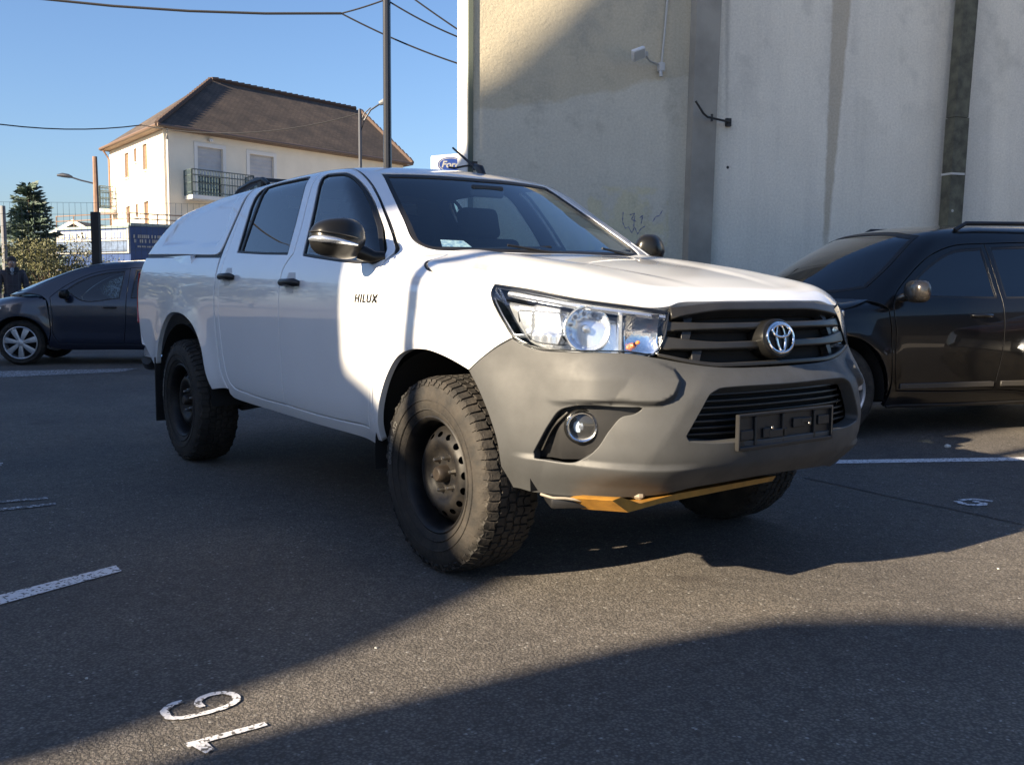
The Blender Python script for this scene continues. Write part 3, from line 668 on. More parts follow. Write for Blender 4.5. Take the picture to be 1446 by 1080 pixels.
for org, d, LL in ((c0, dR, 9), (c0, dL, Llen)):
    for z in (3.08, 3.24): tube(q, [org+Vector((0, 0, z)), org+d*LL+Vector((0, 0, z))], .018, 5)
    for k in range(int(LL/.9)+1): tube(q, [org+d*k*.9+Vector((0, 0, 2.85)), org+d*k*.9+Vector((0, 0, 3.24))], .018, 5)
obj('railing', q, mat('brown_rail', (.20, .13, .09), .5), shop)
place(shop, c0)
wh = empty('white_bungalow', (0, 0, 0), 0, 'small white gabled house with grey roof behind the fence and bushes', 'house')
wc = Vector((-35.3, 5.85, 0)); ga = Vector((.60, .80, 0)); gb = Vector((-.80, .60, 0))
def wq(a, b_, z): return wc+ga*a+gb*b_+Vector((0, 0, z))
WHR = mat('bright_white_render', (.78, .75, .66), .85, var=.06, vs=2); q = B()
add(q, [wq(-1.15, 0, 0), wq(1.15, 0, 0), wq(1.15, 0, 2.62), wq(0, 0, 3.20), wq(-1.15, 0, 2.62), wq(-1.15, 6, 0), wq(-1.15, 6, 2.62), wq(1.15, 6, 0), wq(1.15, 6, 2.62), wq(0, 6, 3.2)], [(0, 1, 2, 3, 4), (5, 0, 4, 6), (1, 7, 8, 2), (7, 5, 6, 9, 8)])
obj('wall', q, WHR, wh, smooth=False)
q = B(); T_ = .09
for s in (-1, 1):
    a, b_, c, d = wq(s*1.5, -.35, 2.44), wq(0, -.35, 3.26), wq(0, 6.2, 3.26), wq(s*1.5, 6.2, 2.44); u = Vector((0, 0, T_))
    add(q, [a, b_, c, d, a+u, b_+u, c+u, d+u], [(4, 5, 6, 7), (0, 1, 5, 4), (0, 3, 2, 1), (0, 4, 7, 3)])
obj('roof', q, mat('slate_roof', (.06, .065, .08), .7), wh, smooth=False)
q = B()
for s in (-1, 1):
    a, b_ = wq(s*1.52, -.37, 2.42), wq(0, -.37, 3.25); u = Vector((0, 0, .14)); add(q, [a, b_, b_+u, a+u], [(0, 1, 2, 3)])
obj('barge_board', q, WHR, wh, smooth=False)
q = B(); add(q, [wq(-.25, -.02, 1.5), wq(.1, -.02, 1.5), wq(.1, -.02, 2.2), wq(-.25, -.02, 2.2)], [(0, 1, 2, 3)]); obj('window', q, PEACH, wh, smooth=False)
place(wh, wc)
# ================================================================ fence, poles, lamps, wires, sign
FA, FB = Vector((-19.2, -5.0, 0)), Vector((-12.6, 4.6, 0)); fd = (FB-FA).normalized(); FL = (FB-FA).length
WIRE = mat('green_fence_wire', (.06, .075, .085), .5)
fence = empty('mesh_fence', (0, 0, 0), 0, 'tall welded wire mesh fence panel behind the dark blue hatchback', 'fence')
q = B(); n = int(FL/.10)
for k in range(n+1):
    p = FA+fd*k*.10; r = .0018; add(q, [p+Vector((-r, -r, 0)), p+Vector((r, r, 0)), p+Vector((r, r, 2.5)), p+Vector((-r, -r, 2.5))], [(0, 1, 2, 3)])
for z in [.1+i*.2 for i in range(13)]:
    add(q, [FA+Vector((0, 0, z-.0025)), FB+Vector((0, 0, z-.0025)), FB+Vector((0, 0, z+.0025)), FA+Vector((0, 0, z+.0025))], [(0, 1, 2, 3)])
obj('wire_mesh', q, WIRE, fence, smooth=False)
PST = mat('dark_fence_post', (.018, .016, .017), .7)
for k in (1.9, 4.4, 7.85, 10.6):
    p = FA+fd*k; q = B(); w_ = .13 if abs(k-7.85) < .01 else .06; bx(q, p+Vector((.04, -.02, 1.17)), (w_, w_, 2.34 if w_ > .1 else 2.5), rz(math.atan2(fd.y, fd.x)), .008); obj('fence_post', q, PST, fence)
place(fence, FA)
WOOD = mat('warm_wood_pole', (.23, .14, .10), .8, var=.3, vs=5)
def pole(name, base, h, r0, r1, m, lab, cat):
    q = B(); tube(q, [base, base+Vector((0, 0, h*.5)), base+Vector((0, 0, h))], [r0, (r0+r1)/2, r1], 10); o = obj(name, q, m); tag(o, lab, cat); place(o, base); return o
DKM = mat('dark_lamp_metal', (.03, .035, .05), .4); 
lp = empty('street_lamp', (0, 0, 0), 0, 'street lamp arm on a brown wooden pole beside the dark fence post', 'street lamp')
b0 = Vector((-22.33, 3.34, 0)); q = B(); tube(q, [b0, b0+Vector((0, 0, 2.5)), b0+Vector((0, 0, 4.17))], [.085, .072, .055], 8); obj('pole', q, WOOD, lp)
hd = Vector((-22.76, 2.69, 3.73)); q = B(); tube(q, [b0+Vector((0, 0, 3.52)), b0.lerp(hd, .5)+Vector((0, 0, 0))*1 if False else Vector((-22.52, 3.05, 3.60)), Vector((-22.66, 2.84, 3.68))], .022, 6); obj('arm', q, DKM, lp)
q = B(); superell_pts = [(0, 0, 0)]; tube(q, [Vector((-22.63, 2.88, 3.675)), Vector((-22.68, 2.80, 3.70)), Vector((-22.76, 2.69, 3.72)), Vector((-22.83, 2.585, 3.715))], [.025, .050, .055, .025], 10); obj('lamp_head', q, DKM, lp)
place(lp, b0)
pole('utility_pole', Vector((-24.66, 1.67, 0)), 3.05, .07, .06, mat('grey_pole', (.16, .16, .17), .7), 'thin grey pole at the far left edge beside the conifer', 'pole')
tallp = pole('utility_pole', Vector((-9.22, 4.05, 0)), 8.2, .062, .050, mat('black_pole_metal', (.010, .010, .013), .35, coat=.3), 'tall black pole rising above the pickup roof and carrying the wires', 'pole')
lp2 = empty('street_lamp', (0, 0, 0), 0, 'slim dark street lamp with curved arm in front of the tiled roof', 'street lamp')
b1 = Vector((-16.81, 7.6, 0)); q = B(); tube(q, [b1, b1+Vector((0, 0, 5.0))], [.05, .035], 8); obj('pole', q, DKM, lp2)
hd2 = Vector((-16.51, 8.08, 5.18)); q = B(); pts = [b1+Vector((0, 0, 4.45)), b1+Vector((.05, .08, 4.75)), b1+Vector((.13, .20, 4.98)), b1+Vector((.24, .38, 5.12))]; tube(q, pts, .02, 6); pts2 = [b1+Vector((0, 0, 4.7)), b1+Vector((.05, .08, 4.9)), b1+Vector((.13, .20, 5.03))]; tube(q, pts2, .014, 6); obj('arm', q, DKM, lp2)
q = B(); tube(q, [b1+Vector((.23, .36, 5.12)), hd2, hd2+Vector((.05, .08, .0))], [.045, .075, .05], 8); obj('lamp_head', q, mat('lamp_head_grey', (.20, .21, .22), .4), lp2)
place(lp2, b1)
BW = mat('black_cable', (.012, .012, .014), .6)
def cable(lab, a, b_, sag=.15, r=.012):
    a, b_ = Vector(a), Vector(b_); q = B(); pts = [a.lerp(b_, t)-Vector((0, 0, 4*sag*t*(1-t))) for t in np.linspace(0, 1, 14)]
    tube(q, pts, r, 5); o = obj('overhead_cable', q, BW); tag(o, lab, 'cable', 'overhead wires'); place(o, a); return o
cable('thick black cable crossing the top left sky to the fork beside the black pole', (-18.0, -7.6, 7.6), (-9.75, 3.62, 4.93), .75, .019)
cable('black wire from the fork up to the top of the black pole', (-9.75, 3.62, 4.93), (-9.22, 4.05, 5.08), .01)
cable('black wire from the fork passing below, behind the black pole to the wall', (-9.75, 3.62, 4.93), (-8.72, 4.93, 4.235), .04)
cable('black wire from the black pole to the wall, middle of three', (-9.22, 4.05, 5.07), (-8.74, 4.96, 4.60), .03)
cable('uppermost black wire reaching the top of the wall end', (-9.5, 3.9, 5.6), (-8.72, 4.96, 4.68), .02)
cable('thin far cable low in the left sky running towards the cream house', (-19.6, -1.8, 4.75), (-21.72, 4.29, 4.93), .35, .014)
cable('thin far cable in front of the brown tiled roof', (-21.72, 4.29, 4.93), (-16.81, 7.6, 4.9), .30, .012)
sg = empty('dealer_sign', (0, 0, 0), 0, 'white box sign with blue oval car maker logo behind the pickup roof', 'sign')
s0, s1 = Vector((-14.06, 7.76, 0)), Vector((-13.70, 8.42, 0)); sd_ = (s1-s0).normalized(); sn = Vector((sd_.y, -sd_.x, 0)); sn = sn if sn.dot(CAM_P-s0) > 0 else -sn
q = B(); add(q, [s0+Vector((0, 0, 3.2)), s1+Vector((0, 0, 3.2)), s1+Vector((0, 0, 3.80)), s0+Vector((0, 0, 3.72))]+[p-sn*.25 for p in (s0+Vector((0, 0, 3.2)), s1+Vector((0, 0, 3.2)), s1+Vector((0, 0, 3.80)), s0+Vector((0, 0, 3.72)))], [(0, 1, 2, 3), (4, 7, 6, 5), (0, 3, 7, 4), (1, 5, 6, 2), (3, 2, 6, 7), (0, 4, 5, 1)])
obj('sign_box', q, mat('white_sign_box', (.80, .76, .70), .5), sg, smooth=False)
lc = s0.lerp(s1, .52)+Vector((0, 0, 3.55))
def ov(a, b_, k, m, nm, hole=0):
    q = B(); n = 40; o_ = [lc+sd_*a*math.cos(t)+Vector((0, 0, b_*math.sin(t)))+sn*k for t in np.linspace(0, 2*PI, n, endpoint=False)]; add(q, o_, [tuple(range(n))]); obj(nm, q, m, sg, smooth=False)
LB = mat('logo_blue', (.02, .05, .22), .4)
ov(.27, .155, .006, LB, 'logo_oval'); ov(.25, .138, .010, WHT, 'logo_ring'); ov(.235, .125, .014, LB, 'logo_field')
V, Fc = text_mesh('Ford', .20, 0, .006); q = B(); add(q, [lc+sd_*(v[0]*.95+v[1]*.25)+Vector((0, 0, v[1]*.9))+sn*.018 for v in V], Fc); obj('logo_lettering', q, WHT, sg, smooth=False)
q = B(); mdp = s0.lerp(s1, .5)-sn*.12; tube(q, [mdp, mdp+Vector((0, 0, 3.1))], .07, 8); obj('sign_post', q, FRW, sg)
place(sg, mdp)
# ================================================================ vegetation
def leafmat(name, c1, c2):
    m, t, b = NM(name); N = t.nodes.new; L = t.links.new
    g = N('ShaderNodeNewGeometry'); r = N('ShaderNodeValToRGB'); r.color_ramp.elements[0].color = lin(c1); r.color_ramp.elements[1].color = lin(c2)
    L(g.outputs['Random Per Island'], r.inputs[0]); L(r.outputs[0], b.inputs['Base Color']); b.inputs['Roughness'].default_value = .6
    b.inputs['Subsurface Weight'].default_value = 0
    return m
SPRUCE = leafmat('spruce_needles', (.030, .055, .042), (.085, .125, .095)); BUSHM = leafmat('bush_leaves', (.050, .058, .022), (.125, .12, .045)); TREEM = leafmat('tree_leaves', (.030, .045, .016), (.085, .10, .035)); BARK = mat('bark', (.07, .05, .035), .9, var=.4, vs=10)
def leafquads(bm, C_, N_, size, asp=.5):
    for c, d in zip(C_, N_):
        d = d/ (np.linalg.norm(d)+1e-9); a = np.cross(d, rng.normal(size=3)); a /= np.linalg.norm(a)+1e-9
        s = size*rng.uniform(.6, 1.4); w_ = s*asp
        p = [c-a*w_*.5, c+d*s*.5-a*w_*.35, c+d*s, c+d*s*.5+a*w_*.5]
        vs = [bm.verts.new(v) for v in p]; bm.faces.new(vs)
def conifer(base, h, r, lab):
    root = empty('conifer_tree', (0, 0, 0), 0, lab, 'tree')
    q = B(); tube(q, [base, base+Vector((0, 0, h*.96))], [.16, .02], 8); obj('trunk', q, BARK, root)
    q = B(); C_, N_ = [], []
    nb = 270
    for i in range(nb):
        t = (i+rng.uniform(0, 1))/nb; z = h*(.06+.92*t); rr = r*(1-t)**.75*rng.uniform(.50, 1.25)+.08; az = rng.uniform(0, 2*PI)
        dirv = np.array([math.cos(az), math.sin(az), 0]); n = int(8+46*rr/r)
        for k in range(n):
            s = (k+rng.uniform())/n; droop = .18*s*s*rr+.10*rr*(s > .7)*-(s-.7)*3
            c = np.array(base)+[0, 0, z]+dirv*s*rr+[0, 0, .28*rr*s-droop]
            side = np.cross(dirv, [0, 0, 1])*rng.uniform(-1, 1)*.28*rr*(1-s*.75)
            C_.append(c+side+rng.normal(size=3)*.03); N_.append(dirv*.8+side*1.4+[0, 0, rng.uniform(-.25, .45)])
    leafquads(q, C_, N_, .17, .42); obj('crown', q, SPRUCE, root, smooth=False); place(root, base); return root
def blobtree(name, base, h, rad, n, m, lab, cat, size=.12, trunk=True, ncl=26, zlo=.3, group=None):
    root = empty(name, (0, 0, 0), 0, lab, cat, group); base = Vector(base)
    q = B(); tube(q, [base, base+Vector((0, 0, h*.7))], [.05*h/2, .015*h], 7)
    cl = []
    for i in range(ncl):
        a = rng.uniform(0, 2*PI); z = h*rng.uniform(zlo, .95); rr = rad*math.sqrt(rng.uniform(0, 1))*math.sqrt(max(.08, 1-((z/h-.5)/.62)**2)); c = np.array(base)+[rr*math.cos(a), rr*math.sin(a), z]
        cl.append((c, rad*rng.uniform(.22, .42))); tube(q, [base+Vector((0, 0, h*.25)), Vector(c)], [.03*h/3, .008], 5)
    obj('trunk', q, BARK, root); q = B(); C_, N_ = [], []
    for i in range(n):
        c, cr_ = cl[rng.integers(len(cl))]; d = rng.normal(size=3); d /= np.linalg.norm(d); s = cr_*rng.uniform(.55, 1.1)
        C_.append(c+d*s*[1, 1, .8]); N_.append(d+rng.normal(size=3)*.7)
    leafquads(q, C_, N_, size, .6); obj('crown', q, m, root, smooth=False); place(root, base); return root
conifer(Vector((-26.4, 2.60, 0)), 3.85, 1.15, 'blue green conifer rising behind the bush at the far left')
blobtree('bush', (-20.9, 1.95, 0), 2.05, .95, 15000, BUSHM, 'sunlit olive green bush in front of the conifer', 'bush', .05, ncl=46, zlo=.1)
blobtree('bush', (-21.4, 3.0, 0), 1.62, .85, 9000, TREEM, 'darker green bush between the olive bush and the blue shop', 'bush', .052, ncl=34, zlo=.1)
blobtree('bush', (-25.5, .2, 0), 2.1, 1.0, 6000, BUSHM, 'yellow green bush behind the person at the left edge', 'bush', .08, ncl=30, zlo=.1)
# trees off to the left and far ones, seen as dark tops in the window reflections
for i, (x, y, h, r) in enumerate([(-34, -8, 5.5, 3), (-44, -14, 7, 4), (-55, -9, 7.5, 4), (-60, -24, 9, 5), (-75, -18, 9, 5), (-52, -32, 9, 5), (-70, -40, 10, 6), (-58, -3, 7, 4)]):
    blobtree('broadleaf_tree', (x, y, 0), h, r, 5000, TREEM, ['rounded green tree nearest beyond the left edge', 'second green tree beyond the left edge', 'wide green tree in the third place beyond the left edge', 'tall green tree far beyond the left edge', 'dark green tree farthest along the street', 'green tree set back to the left of the others', 'tallest green tree on the far left', 'green tree left of the conifer and behind it'][i], 'tree', .32, ncl=30, zlo=.25, group='trees beyond the car park')
# low hedge line and distant houses beyond
# ================================================================ unseen blocks behind the camera, outlines shaped to shade the car park
SHB = mat('beige_block_render', (.72, .68, .60), .9, var=.1, vs=.6, bump=.1, bs=20)
def block(name, lab, prof, y0, y1, m, wins=True):
    # prof: outline in x,z ; extruded from y0 to y1
    root = empty(name, (0, 0, 0), 0, lab, 'building'); q = B(); n = len(prof)
    add(q, [(x, y0, z) for x, z in prof]+[(x, y1, z) for x, z in prof], [tuple(range(n)), tuple(range(n, 2*n))[::-1]]+[(i, (i+1) % n, n+(i+1) % n, n+i) for i in range(n)])
    obj('wall', q, m, root, smooth=False); return root
YB = -14.0; k_ = -YB*TS
def bz(b_): return b_+k_
A_prof = [(-5.62, 0), (.80, 0), (.80, bz(-1.02)), (.61, bz(-.66)), (.24, bz(-.26)), (-.46, bz(.30)), (-.77, bz(.40)), (-.77, bz(4.7)), (-3.0, bz(4.7)), (-3.0, bz(9.3)), (-4.75, bz(9.3)), (-4.95, bz(6.9)), (-5.20, bz(5.92)), (-5.48, bz(4.77)), (-5.60, bz(4.42))]
bA = block('apartment_block', 'tall beige block behind the photographer with a lean-to at its right side', A_prof, YB, YB-10, SHB)  # unseen, outline cut to cast the shade on truck and wall
q = B()
for ix in range(3):
    for iz in range(4):
        x = -4.6+ix*1.35; z = 1.2+iz*2.3; add(q, [(x, YB+.02, z), (x+.8, YB+.02, z), (x+.8, YB+.02, z+1.3), (x, YB+.02, z+1.3)], [(0, 1, 2, 3)])
obj('window_row', q, GLF, bA, smooth=False); place(bA, (-2.5, YB, 0))
B_prof = [(.98, 0), (9, 0), (9, bz(.9)), (3.4, bz(.9)), (2.6, bz(.45)), (1.8, bz(.09)), (1.45, bz(-.08)), (1.18, bz(-.25)), (1.06, bz(-.51)), (.98, bz(-.97))]
bB = block('garage_building', 'low beige garage behind the photographer with a sloping roof edge', B_prof, YB+.4, YB-8, SHB); place(bB, (4, YB, 0))  # unseen, added to cast the shade across the near ground
A2 = [(-19.4, 0), (-5.3, 0), (-5.3, bz(4.3)), (-6.8, bz(4.2)), (-7.6, bz(2.1)), (-11.2, bz(2.1)), (-12.2, bz(4.4)), (-19.4, bz(4.4))]
bC = block('terrace_building', 'long beige terrace building off to the left behind the photographer', A2, YB-1, YB-9, SHB); place(bC, (-14, YB, 0))  # unseen, added to shade the ground and fence at the left
pole('street_pole', Vector((-.145, -8.0, 0)), 7.5, .062, .055, DKM, 'dark street pole off to the left that throws its shade on the front fender', 'pole')
# sunlit gabled house that shows in the black car's flank
gh_ = empty('gabled_house', (0, 0, 0), 0, 'sunlit beige house with brown pitched roof behind the photographer on the right', 'house')
gx, gy = 17.0, 9.0; q = B()
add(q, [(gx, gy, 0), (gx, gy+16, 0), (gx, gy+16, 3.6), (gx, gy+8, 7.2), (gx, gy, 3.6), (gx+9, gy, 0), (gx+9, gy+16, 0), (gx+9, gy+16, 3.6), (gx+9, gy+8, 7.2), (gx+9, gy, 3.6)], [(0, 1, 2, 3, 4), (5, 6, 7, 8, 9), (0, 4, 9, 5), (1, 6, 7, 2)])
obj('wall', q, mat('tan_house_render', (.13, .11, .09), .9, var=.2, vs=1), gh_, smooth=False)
roofmesh('roof', [rq([Vector((gx-.4, gy-.5, 3.38)), Vector((gx+9.4, gy-.5, 3.38)), Vector((gx+9.4, gy+8, 7.3)), Vector((gx-.4, gy+8, 7.3))]), rq([Vector((gx+9.4, gy+16.5, 3.38)), Vector((gx-.4, gy+16.5, 3.38)), Vector((gx-.4, gy+8, 7.3)), Vector((gx+9.4, gy+8, 7.3))])], gh_)
q = B()
for yy in (3, 7.2, 11.5): bx(q, (gx-.02, gy+yy, 1.6), (.1, 1.3, 1.3))
obj('window_row', q, GLF, gh_, smooth=False); place(gh_, (gx, gy+8, 0))

# ---------- body surfaces: a vehicle skin is the zero set of G(x,y,z); every panel is a polygon laid on that skin ----------
def tab(xs, ys, sm):
    X = np.linspace(xs[0]-1.5, xs[-1]+1.5, 3000)
    Yv = np.interp(X, xs, ys)
    lo = X < xs[0]; hi = X > xs[-1]
    Yv[lo] = ys[0]+(X[lo]-xs[0])*(ys[1]-ys[0])/(xs[1]-xs[0])
    Yv[hi] = ys[-1]+(X[hi]-xs[-1])*(ys[-1]-ys[-2])/(xs[-1]-xs[-2])
    dx = X[1]-X[0]; n = int(3*sm/dx)
    k = np.exp(-.5*(np.arange(-n, n+1)*dx/sm)**2); k /= k.sum()
    Z = np.convolve(np.pad(Yv, n, mode='reflect', reflect_type='odd'), k, 'valid')
    return lambda v: np.interp(v, X, Z)
def smax(a, b, k):
    h = np.maximum(k-np.abs(a-b), 0)/k
    return np.maximum(a, b)+h*h*k*.25
class Skin:
    def __init__(s, **p):
        s.__dict__.update(p)
        s.Yt = tab(*s.side); s.Ft = tab(*s.nose); s.Ht = tab(*s.hood); s.Rt = tab(*s.roof); s.Tt = tab(*s.tail)
    def Y(s, x, z):
        y = s.Yt(z)+0*x
        for (cx_, cz_, r0, w, a) in s.flares:
            r = np.hypot(x-cx_, z-cz_); d = r-r0
            y = y+a*np.exp(-(np.where(d > 0, d/w, d/(w*3)))**2)
        return y
    def sd(s, x, y, z):
        ay = np.abs(y); Y = s.Y(x, z); F = s.Ft(z)
        c = np.maximum((x-s.x0)/(F-s.x0), 1e-6); q = np.maximum(ay/Y, 1e-6)
        r = np.where(x > s.x0, ((c**s.n+q**s.n)**(1/s.n)-1)*Y, ay-Y)
        return smax(r, s.Tt(z)-x, s.kt)
    def low(s, P):
        x, y, z = P[..., 0], P[..., 1], P[..., 2]
        H = s.Ht(x)-s.hcrown*(np.abs(y)/.8)**2+s.hridge*np.exp(-((np.abs(y)-.52)/.13)**2)
        return smax(s.sd(x, y, z), z-H, s.kh)
    def ws(s, x, y, z):
        xb, zb, sl, bow, cv = s.screen
        xw = xb-(z-zb)*sl-bow*(y/.7)**2+cv*(z-zb)*(zb+.5-z)
        return (x-xw)/math.sqrt(1+sl*sl)
    def cab(s, P):
        x, y, z = P[..., 0], P[..., 1], P[..., 2]
        a = smax(np.abs(y)-s.Y(x, z), z-(s.Rt(x)-s.rcrown*(y/.6)**2), s.kr)
        a = smax(a, s.ws(x, y, z), s.kw)
        return smax(a, s.Tt(z)-x, s.kt)
    def grad(s, G, P, e=.004):
        N = np.stack([G(P+d)-G(P-d) for d in np.eye(3)*e], -1)
        return N/np.maximum(np.linalg.norm(N, axis=-1, keepdims=True), 1e-9)
    def shoot(s, G, O, D, t1=2.2, t0=.02):
        a = np.full(len(O), t0); b = np.full(len(O), t1)
        for _ in range(34):
            m = (a+b)/2; ins = G(O+D*m[:, None]) < 0
            a = np.where(ins, m, a); b = np.where(ins, b, m)
        return O+D*a[:, None]
    # 'belt' map: (u, z), u runs along the side, round the nose and on to the other side
    def m_belt(s, G, uv):
        u, z = uv[:, 0], uv[:, 1]
        al = np.clip((u-s.x0)/s.K, 0, None)*math.pi/2
        O = np.stack([np.minimum(u, s.x0), 0*u, z], 1)
        D = np.stack([np.sin(al), -np.cos(al), 0*u], 1)
        return s.shoot(G, O, D)
    def i_belt(s, P):
        al = np.arctan2(P[:, 0]-s.x0, -P[:, 1])
        return np.stack([np.where(P[:, 0] > s.x0, s.x0+al/(math.pi/2)*s.K, P[:, 0]), P[:, 2]], 1)
    # 'ring' map: (x, a) with a = angle about the long axis, 0 = right side, pi/2 = up; scaled to metres by .9
    def m_ring(s, G, uv):
        x, a = uv[:, 0], uv[:, 1]/.9
        O = np.stack([x, 0*x, 0*x+s.zc], 1)
        D = np.stack([0*x, -np.cos(a), np.sin(a)], 1)
        return s.shoot(G, O, D)
    def i_ring(s, P):
        return np.stack([P[:, 0], .9*np.arctan2(P[:, 2]-s.zc, -P[:, 1])], 1)
    # 'face' map: (y, z) seen from the front
    def m_face(s, G, uv):
        y, z = uv[:, 0], uv[:, 1]
        return s.shoot(G, np.stack([0*y+s.xf, y, z], 1), np.tile([1., 0, 0], (len(y), 1)), t1=4)
    def i_face(s, P):
        return P[:, 1:3].copy()
TRUCK = Skin(
    side=([.30, .42, .47, .52, .60, .80, 1.0, 1.12, 1.20, 1.28, 1.40, 1.55, 1.68, 1.80], [.77, .822, .850, .872, .887, .902, .910, .906, .893, .868, .815, .745, .680, .61], .035),
    flares=[(0, .40, .50, .13, .024), (-3.085, .40, .50, .13, .024)],
    nose=([.30, .40, .47, .56, .65, .75, .84, .90, 1.0, 1.08, 1.2, 1.3], [.80, .88, .955, .992, 1.0, .99, .965, .955, .93, .90, .85, .80], .018),
    hood=([-.9, -.5, -.3, 0, .3, .6, .8, .9, .96, 1.1], [1.35, 1.315, 1.295, 1.262, 1.225, 1.178, 1.135, 1.105, 1.075, .98], .04),
    hcrown=.045, hridge=.012, kh=.10, kt=.10, kr=.09, kw=.05, rcrown=.03,
    roof=([-4.3, -3.6, -3.0, -2.35, -2.0, -1.6, -1.3, -1.1, -.9, -.5], [1.5, 1.67, 1.73, 1.76, 1.77, 1.772, 1.76, 1.738, 1.71, 1.63], .06),
    tail=([.3, .6, 1.0, 1.3, 1.4, 1.6, 1.7, 1.9], [-3.98, -4.03, -4.05, -4.03, -3.97, -3.72, -3.6, -3.3], .04),
    screen=(-.27, 1.27, 1.75, .17, .12), n=2.82, x0=-.05, K=1.55, zc=1.20, xf=-2.0)

TRACED = {"headlamp":[[0.37,1.15],[0.367,1.116],[0.381,1.087],[0.407,1.048],[0.442,1.004],[0.479,0.961],[0.525,0.936],[0.573,0.922],[0.676,0.916],[0.811,0.917],[0.899,0.914],[0.965,0.903],[0.984,0.92],[1.008,0.961],[1.022,1.013],[1.033,1.055],[0.973,1.065],[0.856,1.081],[0.716,1.1],[0.56,1.128]],"bumper_top":[[1.499,0.856],[1.4,0.857],[1.191,0.865],[1.053,0.885],[0.972,0.901],[0.899,0.914],[0.811,0.917],[0.676,0.916],[0.573,0.922],[0.525,0.936],[0.48,0.956],[0.409,0.92],[0.345,0.879],[0.277,0.828]],"bumper_arch":[[0.277,0.828],[0.325,0.765],[0.356,0.713],[0.387,0.65],[0.412,0.573],[0.413,0.496],[0.404,0.424],[0.414,0.388]],"bumper_bot":[[0.414,0.388],[0.46,0.379],[0.595,0.391],[0.795,0.403],[0.937,0.407],[1.013,0.421],[1.195,0.443],[1.34,0.455],[1.567,0.448]],"door_top":[[-2.406,0.659],[-2.171,0.675],[-1.891,0.686],[-1.719,0.685],[-1.599,0.688],[-1.393,0.682],[-1.247,0.653],[-1.127,0.611],[-1.025,0.552],[-0.92,0.472],[-0.79,0.359],[-0.683,0.263],[-0.585,0.175]],"front_door_up":[[-1.661,0.63],[-1.562,0.551],[-1.517,0.434],[-1.438,0.227],[-1.388,0.099],[-1.458,0.078],[-1.482,0.022],[-1.482,-0.018],[-1.48,-0.159],[-1.507,-0.327],[-1.492,-0.39],[-1.552,-0.512],[-1.625,-0.608]],"hood_side":[[-0.517,0.155],[-0.319,0.081],[-0.125,0.033],[-0.008,-0.001],[0.084,-0.022],[0.214,-0.039],[0.331,-0.053],[0.508,-0.082],[0.65,-0.125],[0.755,-0.171],[0.823,-0.23],[0.843,-0.253],[0.843,-0.256],[0.872,-0.744],[0.873,-2.053]],"screen":[[-0.515,1.694],[-0.577,1.553],[-0.625,1.437],[-0.661,1.344],[-0.654,1.321],[-0.626,1.302],[-0.512,1.294],[-0.253,1.291],[-0.066,1.29],[0.147,1.285]]}
# ================================================================ wheels
def knobs(bm, R, wid, n, rows, h=.010, lug=True):
    # tread blocks in rings round the Y axis
    for row, (yc, bw, duty, ph) in enumerate(rows):
        for k in range(n):
            a0 = (k+ph)*2*PI/n; da = 2*PI/n*duty
            zig = .006*(1 if k % 2 else -1)
            vs = []
            for rr, sh in ((R-.012, 1), (R+h*.0, .92)):
                for aa in (a0, a0+da*.5, a0+da):
                    for yy in (-bw/2*sh, bw/2*sh):
                        am = a0+da/2; aq = am+(aa-am)*sh
                        yz = yc+yy+(zig if aa == a0+da*.5 else 0)
                        rad = rr-(.012 if abs(yc)+abs(yy) > wid/2-.022 and yy*yc > 0 else 0)
                        vs.append((rad*math.cos(aq), yz, rad*math.sin(aq)))
            f = [(6, 7, 9, 8), (8, 9, 11, 10), (0, 6, 8, 2), (2, 8, 10, 4), (1, 3, 9, 7), (3, 5, 11, 9), (0, 1, 7, 6), (4, 10, 11, 5)]
            add(bm, vs, f)
